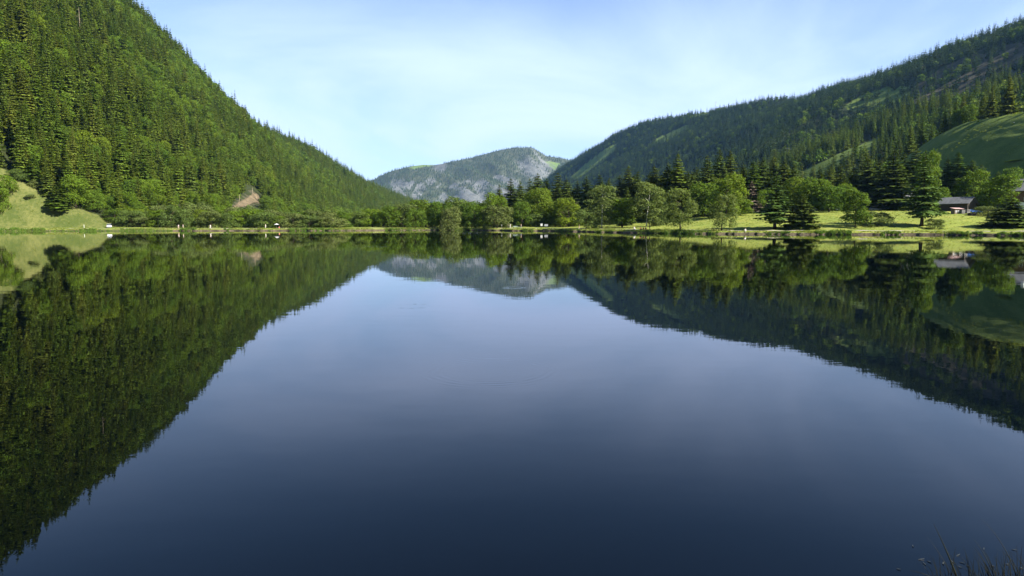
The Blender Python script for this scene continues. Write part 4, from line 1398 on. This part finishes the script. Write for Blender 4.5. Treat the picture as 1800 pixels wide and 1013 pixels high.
G = 'people along the lake shore'
TOCAM = math.pi
for u, off, rz, pose, top, legs, hair, lab in [
        (314, 2.2, 3.0, J_STAND, 'white', 'beige', 'brown', 'person in white top, left one of a pair on the left shore'),
        (322, 2.4, 2.6, J_STAND, 'white', 'beige', 'fair', 'person in white top, right one of a pair on the left shore'),
        (370, 1.6, 1.4, J_WALK, 'white', 'white', 'brown', 'person all in white walking alone on the left shore'),
        (467, 3.5, 1.6, J_STAND, 'white', 'white', 'fair', 'person all in white standing below the bare earth scar'),
        (491, 3.2, 1.2, J_GROUND, 'red', 'beige', 'brown', 'person in red sitting beside the white sunshade'),
        (893, 5.5, 2.4, J_STAND, 'black', 'black', 'brown', 'person in black standing at the left end of the pale bench'),
        (897, 6.0, 2.8, J_STAND, 'white', 'white', 'brown', 'person in white standing next to the one in black'),
        (916, 6.2, 1.5, J_WALK, 'beige', 'grey', 'fair', 'person in beige pushing a bicycle near the pale bench'),
        (1018, 3.4, 4.6, J_WALK, 'black', 'beige', 'brown', 'person in dark top walking left of the first birch'),
        (1115, 5.0, 3.2, J_GROUND, 'white', 'white', 'fair', 'person in white sitting alone left of the sunbathing group'),
        (1126, 3.6, 3.3, J_GROUND, 'red', 'black', 'brown', 'person in red and black sitting at the left of the group under the birch'),
        (1131, 3.8, 2.9, J_GROUND, 'red', 'red', 'brown', 'person in red sitting in the middle of the group under the birch'),
        (1135, 4.2, 3.1, J_GROUND, 'black', 'red', 'fair', 'person in black top sitting at the right of the group under the birch'),
        (1142, 5.5, 4.7, J_STAND, 'black', 'black', 'fair', 'person in black standing right of the second birch'),
        (1310, 1.0, 3.0, J_GROUND, 'white', 'white', 'fair', 'person in white sitting on the bank of the right meadow')]:
    x, y, z = shore_pt(u, off)
    person((x, y, z + .01), rz, pose, top, legs, hair, lab, G)

# ------------------------------------------------------------------ furniture and small things along the shore
WOOD = plain('weathered_wood', (0.16, 0.12, 0.085), 0.85, .3, 5)
DARKWOOD = plain('dark_wood', (0.035, 0.026, 0.020), 0.8, .3, 4)
METAL = plain('galvanised_metal', (0.42, 0.43, 0.44), 0.45, .12, 2, .6)
WHITE = plain('white_paint', (0.60, 0.60, 0.58), 0.6, .05)
GREENW = plain('pale_green_paint', (0.42, 0.52, 0.44), 0.6, .1)


def bench(u, off, rz, mat, label):
    x, y, z = shore_pt(u, off)
    r = empty('park_bench', (x, y, z), rz)
    for k in range(3):
        b = MB(); b.box(-1.0, 1.0, -.25 + k * .17, -.11 + k * .17, .42, .46); b.build('seat_slat', mat, r)
    for k in range(2):
        b = MB(); b.box(-1.0, 1.0, .27, .31, .58 + k * .19, .73 + k * .19); b.build('back_slat', mat, r)
    for sx in (-.8, .8):
        for y0, z1 in ((-.22, .42), (.20, .42)):
            b = MB(); b.box(sx - .05, sx + .05, y0, y0 + .08, -.1, z1 - .002); b.build('leg', DARKWOOD, r)
        b = MB(); b.box(sx - .04, sx + .04, .31, .36, .3, .95); b.build('back_post', DARKWOOD, r)
    tag(r, label, 'bench')


bench(832, 4.2, 3.3, DARKWOOD, 'dark wooden bench on the shore in front of the rounded trees')
bench(906, 5.0, 2.9, GREENW, 'pale green bench on the shore below the broad dark spruce')
# picnic table
x, y, z = shore_pt(1257, 5.2)
r = empty('picnic_table', (x, y, z), .25)
for k in range(4):
    b = MB(); b.box(-1.0, 1.0, -.38 + k * .2, -.2 + k * .2, .72, .77); b.build('top_plank', WOOD, r)
for sy in (-.85, .60):
    b = MB(); b.box(-1.0, 1.0, sy, sy + .26, .42, .47); b.build('seat_plank', WOOD, r)
for sx in (-.75, .75):
    for sd in (-1, 1):
        b = MB(); b.tube([(sx, sd * .78, -.1), (sx, sd * .22, .719)], [.06, .06], 4); b.build('leg', DARKWOOD, r)
    b = MB(); b.box(sx + .062, sx + .10, -.84, .84, .33, .419); b.build('cross_beam', DARKWOOD, r)
tag(r, 'wooden picnic table beside the slim young tree on the right shore', 'table')


def post(name, u, off, h, w, mat, label, cat, head=None):
    x, y, z = shore_pt(u, off)
    r = empty(name, (x, y, z), RND.uniform(-.3, .3))
    b = MB(); b.tube([(0, 0, -.3), (0, 0, h * .96), (0, 0, h)], [w, w, w * .55], 8)
    b.build('post', mat, r)
    if head:
        hw, hh, hm_ = head
        b = MB(); b.box(-hw, hw, -w - .05, -w - .004, h - hh, h + .05); b.build('panel', hm_, r)
        b = MB(); b.box(-hw - .04, hw + .04, -w - .09, w + .05, h + .052, h + .10); b.build('cap', DARKWOOD, r)
    tag(r, label, cat)


post('marker_post', 148, 9.0, 1.4, .07, WHITE, 'white marker post on the grassy slope at the left', 'post')
post('marker_post', 882, 6.5, 1.6, .07, WHITE, 'thin white post in front of the low bright green tree', 'post')
post('marker_post', 863, 6.5, 1.3, .06, WOOD, 'thin grey post left of the thin white post', 'post')
post('information_sign', 952, 12.0, 1.7, .07, DARKWOOD, 'white notice panel on a post below the lime green linden', 'sign', (.42, .95, WHITE))
post('information_sign', 960, 14.0, 1.45, .07, DARKWOOD, 'wide grey notice panel right of the white one', 'sign', (.72, .8, CLOTH['grey']))
# sunshade beside the person in red
x, y, z = shore_pt(486, 4.0)
r = empty('sunshade', (x, y, z), .3)
b = MB(); b.tube([(0, 0, -.1), (.1, 0, 1.9)], [.025, .02], 6); b.build('pole', METAL, r)
b = MB(); n = 10
b.add([(.1, 0, 2.0)] + [(.1 + 1.05 * math.cos(k * 2 * math.pi / n), 1.05 * math.sin(k * 2 * math.pi / n), 1.55) for k in range(n)], [(0, 1 + k, 1 + (k + 1) % n) for k in range(n)])
b.build('canopy', WHITE, r)
tag(r, 'white sunshade on the left shore below the bare earth scar', 'sunshade')
# bicycle by the bench
x, y, z = shore_pt(912, 6.0)
r = empty('bicycle', (x, y, z), .2)
for wx in (-.52, .52):
    wl = MB(); ring_ = [(wx + .33 * math.cos(a), 0, .34 + .33 * math.sin(a)) for a in [k * math.pi / 8 for k in range(17)]]
    wl.tube(ring_, [.022] * 17, 5); wo_ = wl.build('wheel', CLOTH['black'], r)
    h_ = MB(); h_.tube([(wx, -.04, .34), (wx, .04, .34)], [.03, .03], 6); h_.build('hub', METAL, wo_)
b = MB()
for p, q_ in (((-.52, 0, .34), (-.12, 0, .30)), ((-.12, 0, .30), (-.22, 0, .82)), ((-.22, 0, .78), (.38, 0, .80)), ((.38, 0, .80), (-.12, 0, .30)), ((.52, 0, .34), (.36, 0, .95)), ((-.52, 0, .34), (-.22, 0, .78))):
    b.tube([p, q_], [.02, .02], 5)
b.build('frame', CLOTH['blue'], r)
b = MB(); b.box(-.36, -.10, -.07, .07, .83, .89); b.build('saddle', CLOTH['black'], r)
b = MB(); b.tube([(.36, -.27, .98), (.36, .27, .98)], [.018, .018], 5); b.build('handlebar', METAL, r)
tag(r, 'dark bicycle held beside the pale green bench', 'bicycle')

# ------------------------------------------------------------------ cars
GLASS = plain('dark_car_glass', (0.02, 0.025, 0.03), 0.08, .1, 1, 0, .8)
TYRE = plain('tyre_rubber', (0.012, 0.012, 0.012), 0.9)


def car(u, y, rz, col, label, group='cars parked around the lake'):
    x = ratio(u, 398)[0] * y
    r = empty('parked_car', (x, y, ground1(x, y) + .02), rz)
    paint = plain('car_paint', col, 0.3, .03, 1, 0.2, .6)
    b = MB(); b.prism([(-2.1, .32), (2.05, .32), (2.1, .62), (1.95, .86), (1.05, .96), (.98, .94), (-1.95, .98), (-2.12, .8)], -.85, .85); b.build('body', paint, r)
    b = MB(); b.add([(-1.9, -.82, .981), (1.0, -.82, .962), (1.0, .82, .962), (-1.9, .82, .981), (-1.55, -.66, 1.47), (.25, -.66, 1.47), (.25, .66, 1.47), (-1.55, .66, 1.47)],
                    [(0, 1, 5, 4), (1, 2, 6, 5), (2, 3, 7, 6), (3, 0, 4, 7), (4, 5, 6, 7)]); b.build('window_glass', GLASS, r)
    b = MB(); b.box(-1.6, .3, -.68, .68, 1.473, 1.53); b.build('roof', paint, r)
    for wx in (-1.3, 1.3):
        for sy in (-.8, .8):
            w_ = MB(); w_.tube([(wx, sy - .1, .33), (wx, sy + .1, .33)], [.33, .33], 14); t_ = w_.build('wheel', TYRE, r)
            w_ = MB(); w_.tube([(wx, sy - .108 if sy < 0 else sy + .08, .33), (wx, sy - .08 if sy < 0 else sy + .108, .33)], [.19, .19], 10); w_.build('rim', METAL, t_)
    for sy in (-.6, .6):
        l_ = MB(); l_.box(2.03, 2.11, sy - .18, sy + .18, .62, .74); l_.build('headlight', WHITE, r)
        l_ = MB(); l_.box(-2.14, -2.07, sy - .18, sy + .18, .7, .84); l_.build('tail_light', CLOTH['red'], r)
    tag(r, label, 'car', group)


car(192, 274, 2.1, (0.62, 0.66, 0.72), 'pale silver car parked where the grassy slope meets the shore path')
car(1474, 262, .1, (0.05, 0.055, 0.07), 'dark car parked at the back of the meadow under the trees')
car(1627, 254, .2, (0.75, 0.76, 0.77), 'white car parked left of the grey-roofed shed')
car(1537, 262, .05, (0.30, 0.31, 0.32), 'grey car parked at the left of the white-walled chalet')

# ------------------------------------------------------------------ buildings
SHEET = plain('grey_roof_sheet', (0.105, 0.108, 0.112), 0.75, .2, .7, 0, .2)
BROWN = plain('brown_boards', (0.10, 0.060, 0.030), 0.85, .3, 3)
PLASTER = plain('white_plaster', (0.78, 0.76, 0.72), 0.85, .05)
PINK = plain('faded_pink_sheet', (0.42, 0.27, 0.25), 0.7, .15, 1)
BLUE = plain('blue_tarpaulin', (0.015, 0.07, 0.26), 0.6, .2, 2)


def house(name, u, y, rz, L, Wd, hw, hr, label, lower, upper, over=.7, chimney=False, rows=2, windows=True, stone=1.0):
    """gabled house: ridge along local x, boards as pieces on the gable, roof sheets as pieces"""
    x = ratio(u, 398)[0] * y
    r = empty(name, (x, y, ground1(x, y)), rz)
    b = MB(); b.box(-L / 2, L / 2, -Wd / 2, Wd / 2, -1.2, stone); b.build('wall', lower, r)
    b = MB(); b.prism([(-Wd / 2 + .004, stone), (Wd / 2 - .004, stone), (Wd / 2 - .004, hw), (0, hr - .12), (-Wd / 2 + .004, hw)], -L / 2 + .06, L / 2 - .06)
    me = b.mesh('gable_wall'); me.transform(Matrix.Rotation(math.pi / 2, 4, 'Z')); me.materials.append(upper); gw = link('gable_wall', me, r)
    nb = 9
    for sx in (-1, 1):                                          # upright boards on both gables
        for k in range(nb):
            y0, y1 = -Wd / 2 + Wd * k / nb + .03, -Wd / 2 + Wd * (k + 1) / nb - .03
            zt = min(hr - (abs(y0) / (Wd / 2)) * (hr - hw), hr - (abs(y1) / (Wd / 2)) * (hr - hw)) - .18
            q_ = MB(); xx = sx * (L / 2 - .02); q_.box(xx - .035, xx + .035, y0, y1, stone + .05, zt); q_.build('board', upper, gw)
    roof = MB()
    sl = (hr - hw) / (Wd / 2)
    ov = Wd / 2 + over
    roof.prism([(-ov, hr - sl * ov), (0, hr), (ov, hr - sl * ov), (ov, hr - sl * ov + .12), (0, hr + .14), (-ov, hr - sl * ov + .12)], -L / 2 - over, L / 2 + over)
    me = roof.mesh('roof'); me.transform(Matrix.Rotation(math.pi / 2, 4, 'Z')); me.materials.append(SHEET); ro = link('roof', me, r)
    ns = 8
    for sy in (-1, 1):
        for k in range(ns):
            x0, x1 = -L / 2 - over + (L + 2 * over) * k / ns + .04, -L / 2 - over + (L + 2 * over) * (k + 1) / ns - .04
            za, zb = hr + .16, hr - sl * ov + .145
            q_ = MB(); q_.add([(x0, sy * .05, za), (x1, sy * .05, za), (x1, sy * (ov + .04), zb), (x0, sy * (ov + .04), zb), (x0, sy * .05, za + .03), (x1, sy * .05, za + .03), (x1, sy * (ov + .04), zb + .03), (x0, sy * (ov + .04), zb + .03)],
                             [(0, 1, 2, 3), (4, 5, 6, 7), (0, 1, 5, 4), (1, 2, 6, 5), (2, 3, 7, 6), (3, 0, 4, 7)])
            q_.build('roof_sheet', SHEET, ro)
    if chimney:
        q_ = MB(); q_.box(-.4, .4, -1.4, -.7, hr - 1.2, hr + .8); q_.box(-.5, .5, -1.5, -.6, hr + .803, hr + .93); q_.build('chimney', PLASTER, ro)
    if windows:
        for k in range(3):
            wx = -L / 2 + L * (k + .5) / 3
            for sy in (-1, 1):
                w_ = MB(); yy = sy * (Wd / 2 - .01); w_.box(wx - .5, wx + .5, yy - .05, yy + .05, stone + .6, stone + 1.7); fr = w_.build('window', WHITE, r)
                w_ = MB(); yy = sy * (Wd / 2 + .045); w_.box(wx - .42, wx + .42, yy - .01, yy + .01, stone + .68, stone + 1.62); w_.build('pane', GLASS, fr)
        d_ = MB(); d_.box(L / 2 - .01, L / 2 + .05, -1.6, -.7, -.3, 1.85); dd = d_.build('door', DARKWOOD, r)
        d_ = MB(); d_.box(L / 2 + .053, L / 2 + .10, -.84, -.78, .8, .92); d_.build('handle', METAL, dd)
    tag(r, label, 'house' if windows else 'shed')
    return r


house('wooden_shed', 1681, 226, -0.95, 8.5, 7.0, 2.3, 4.2, 'low dark wooden shed with grey sheet roof on the right meadow', DARKWOOD, DARKWOOD, .6, windows=False, stone=.3)
house('chalet', 1568, 268, .15, 13, 9, 4.6, 7.4, 'chalet with white ground floor and dark boards hidden under big spruces', PLASTER, DARKWOOD, 1.1, stone=2.2)
ch = house('chalet', 1806, 236, -0.85, 11, 10, 7.0, 10.4, 'brown chalet with grey roof and white chimney at the right edge', PLASTER, BROWN, 1.3, True, stone=2.4)
cot = house('mountain_hut', 1390, 262, 0, 12, 8, 3.2, 6.0, 'tiny dark-roofed hut among trees on the right mountainside', PLASTER, DARKWOOD, .8)


def on_right(u, v, y0=500):
    rx, rz = ratio(u, v)
    ys = np.arange(y0, 3400, 2.0)
    d = z_right(rx * ys, ys) - (CAM_Z + rz * ys)
    k = np.argmax(d > 0)
    return rx * ys[k], ys[k], float(z_right(np.array([rx * ys[k]]), np.array([ys[k]]))[0])


cot.location = on_right(1388, 268)
# hutch, pallets, tarpaulin and trough in front of the shed
x, y = ratio(1682, 398)[0] * 214, 214
r = empty('hutch', (x, y, ground1(x, y)), .12)
b = MB(); b.box(-1.7, 1.0, -.8, .8, -.1, 1.35); b.build('wall', WOOD, r)
b = MB(); b.add([(-2.0, -1.1, 1.42), (1.3, -1.1, 1.36), (1.3, 1.0, 1.75), (-2.0, 1.0, 1.8), (-2.0, -1.1, 1.48), (1.3, -1.1, 1.42), (1.3, 1.0, 1.81), (-2.0, 1.0, 1.86)],
                [(0, 3, 2, 1), (4, 5, 6, 7), (0, 1, 5, 4), (1, 2, 6, 5), (2, 3, 7, 6), (3, 0, 4, 7)]); b.build('roof', PINK, r)
for k in range(3):
    b = MB(); b.box(-1.5 + k * .8, -.95 + k * .8, -.84, -.803, .3, .95); b.build('panel', METAL, r)
tag(r, 'small wooden hutch with faded pink roof in front of the shed', 'hutch')
for du, lab in ((1690, 'black and white pallet stack leaning at the right of the hutch'), (1699, 'smaller pallet stack next to the blue tarpaulin')):
    x, y = ratio(du, 398)[0] * 213, 213
    r = empty('pallet_stack', (x, y, ground1(x, y)), .1)
    for k in range(7):
        b = MB(); b.box(-.55, .55, -.5, .5, k * .2 + .02, k * .2 + .09); b.build('plank', WHITE if k % 2 else DARKWOOD, r)
    for sx in (-.45, 0, .45):
        b = MB(); b.box(sx - .06, sx + .06, -.4, .4, -.1, 1.25); b.build('block', DARKWOOD, r)
    tag(r, lab, 'pallets')
x, y = ratio(1712, 398)[0] * 216, 216
z = ground1(x, y)
xs, ys = np.meshgrid(np.linspace(-2.6, 2.6, 14), np.linspace(-1.3, 1.3, 9))
zs = 1.0 * np.clip(1 - np.abs(ys) / 1.35, 0, 1) * np.interp(xs, [-2.6, -2, 2, 2.6], [.7, 1.15, .85, .4]) + .06 * fbm(xs * 2, ys * 2, 97, 2) + .12
o = link('tarpaulin', grid_mesh('tarpaulin', xs, ys, zs), None, BLUE)
o.location = (x, y, z); o.rotation_euler = (0, 0, .25); o.scale = (.85, .8, .7)
tag(o, 'bright blue tarpaulin spread over a heap beside the shed', 'tarpaulin')
x, y = ratio(1707, 398)[0] * 206, 206
r = empty('water_trough', (x, y, ground1(x, y)), .1)
b = MB(); b.prism([(-1.0, 0.05), (1.0, .05), (1.1, .75), (-1.1, .75)], -.4, .4); b.build('basin', DARKWOOD, r)
b = MB(); b.box(1.12, 1.26, -.07, .07, -.1, 1.05); b.build('spout_post', WHITE, r)
tag(r, 'dark water trough with white post below the hutch', 'trough')
# pylons
for u, v, y0, h, lab in ((1258, 193, 1800, 34, 'thin lift pylon standing on the right skyline'), (1782, 226, 250, 2.8, 'small white post on the crest of the terraced pasture')):
    x, y, z = on_right(u, v, y0)
    if h > 10:
        y = 2305.0; x = ratio(u, 190)[0] * y; z = float(z_right(np.array([x]), np.array([y]))[0])
    r = empty('pylon', (x, y, z - .5))
    b = MB(); b.tube([(0, 0, 0), (0, 0, h)], [h * .018 + .05, h * .012 + .03], 6); b.build('mast', METAL if h > 10 else WHITE, r)
    b = MB(); b.box(-h * .09, h * .09, -h * .012, h * .012, h * .9, h * .93); b.build('cross_arm', METAL, r)
    tag(r, lab, 'pylon')

# ------------------------------------------------------------------ foreground reeds and floating leaves at the lower right
M['reed'] = plain('shade_darkened_reed', (0.009, 0.011, 0.006), 0.7, .4, 9, spec=.2)  # shade of the near bank and backlight put into the reed colour


def water_pt(u, v):
    rx, rz = ratio(u, v)
    y = -CAM_Z / rz
    return rx * y, y


def reed_clump(u0, label, blades):
    """blades: (root u, tip u, tip v, width) - all rooted just below the frame"""
    x0, y0 = water_pt(u0, 1030)
    r = empty('reed_clump', (x0, y0, -.05))
    for ru, tu, tv, w, bend in blades:
        xr, yr = water_pt(ru, 1030)
        rx, rz = ratio(tu, tv)
        yt = yr + RND.uniform(-.1, .2)
        tip = Vector((rx * yt, yt, CAM_Z + rz * yt))
        root_ = Vector((xr, yr, -.05))
        mid = (root_ + tip) / 2 + Vector((bend, 0, .05 + abs(bend) * .4))
        b = MB()
        pts = []
        for k in range(9):
            s = k / 8
            p = root_ * (1 - s) ** 2 + mid * 2 * s * (1 - s) + tip * s ** 2
            pts.append(p - Vector((x0, y0, -.05)))
        b.tube(pts, [w * (1 - .9 * (k / 8) ** 1.3) for k in range(9)], 5)
        b.build('blade', M['reed'], r)
    for k in range(26):
        xr, yr = water_pt(u0 + RND.gauss(0, 22), 1030 + RND.uniform(-4, 16))
        hh, dx = RND.uniform(.10, .36), RND.gauss(-.10, .07)
        root_ = Vector((xr - x0, yr - y0, 0)); tip = root_ + Vector((dx, RND.uniform(-.05, .08), hh + .05)); mid = (root_ + tip) / 2 + Vector((-dx * .3, 0, hh * .2))
        b = MB(); b.tube([root_ * (1 - q) ** 2 + mid * 2 * q * (1 - q) + tip * q ** 2 for q in (0, .25, .5, .75, 1)], [.0032, .003, .0024, .0016, .0005], 4)
        b.build('blade', M['reed'], r)
    tag(r, label, 'reeds', 'dark reeds at the near bank')


reed_clump(1690, 'dark reed clump with one thick slanting blade at the near bank', [(1692, 1641, 921, .0085, .0), (1684, 1628, 942, .003, .02), (1650, 1614, 984, .003, .0), (1672, 1598, 1003, .006, .03), (1700, 1655, 986, .003, .0), (1712, 1690, 978, .003, .02), (1668, 1640, 990, .003, .02), (1722, 1680, 990, .003, .03)])
reed_clump(1750, 'arching dark reed clump in the middle of the near bank', [(1756, 1710, 946, .0045, .03), (1752, 1706, 960, .0045, .04), (1748, 1708, 968, .003, .02), (1760, 1731, 976, .003, .02), (1765, 1726, 990, .003, .03), (1745, 1700, 1000, .003, .0)])
reed_clump(1792, 'tall bowed reed clump at the right corner of the near bank', [(1795, 1726, 913, .0042, .07), (1790, 1776, 970, .005, .0), (1789, 1787, 955, .0035, .0), (1799, 1746, 962, .003, .10), (1803, 1793, 975, .003, .0)])
FL = plain('floating_leaf', (0.05, 0.055, 0.05), 0.4, .3, 8)
fr = random.Random(8)
for i in range(18):
    u, v = fr.uniform(1575, 1795), 1008 - abs(fr.gauss(0, 20)) - 6
    x, y = water_pt(u, v)
    L, w = fr.uniform(.012, .035), fr.uniform(.003, .007)
    b = MB()
    b.add([(-L, 0, .001), (-L * .2, -w, .002), (L, 0, .006), (-L * .1, w, .002), (-L, 0, .004), (-L * .2, -w, .006), (L, 0, .010), (-L * .1, w, .006)], [(0, 1, 2, 3), (7, 6, 5, 4), (0, 1, 5, 4), (1, 2, 6, 5), (2, 3, 7, 6), (3, 0, 4, 7)])
    o = b.build('floating_leaf', FL)
    o.location = (x, y, 0.001); o.rotation_euler = (0, 0, fr.uniform(0, 6.28))
    tag(o, 'tiny dark leaf or stalk floating on the water among the near reeds', 'leaf', 'leaves floating by the near reeds')

# ------------------------------------------------------------------ haze
hb = MB(); hb.box(-9600, 9600, -9600, 9600, -7, 780)
hz = hb.build('haze', None)
hm, t, out = new_mat('thin_summer_haze')
pv = N(t, 'ShaderNodeVolumePrincipled')
pv.inputs['Color'].default_value = (0.27, 0.55, 1.0, 1)
pv.inputs['Density'].default_value = 0.000030
pv.inputs['Anisotropy'].default_value = 0.2
t.links.new(pv.outputs[0], out.inputs['Volume'])
hz.data.materials.append(hm)
tag(hz, 'thin blue summer haze filling the valley', 'haze', None, 'stuff')
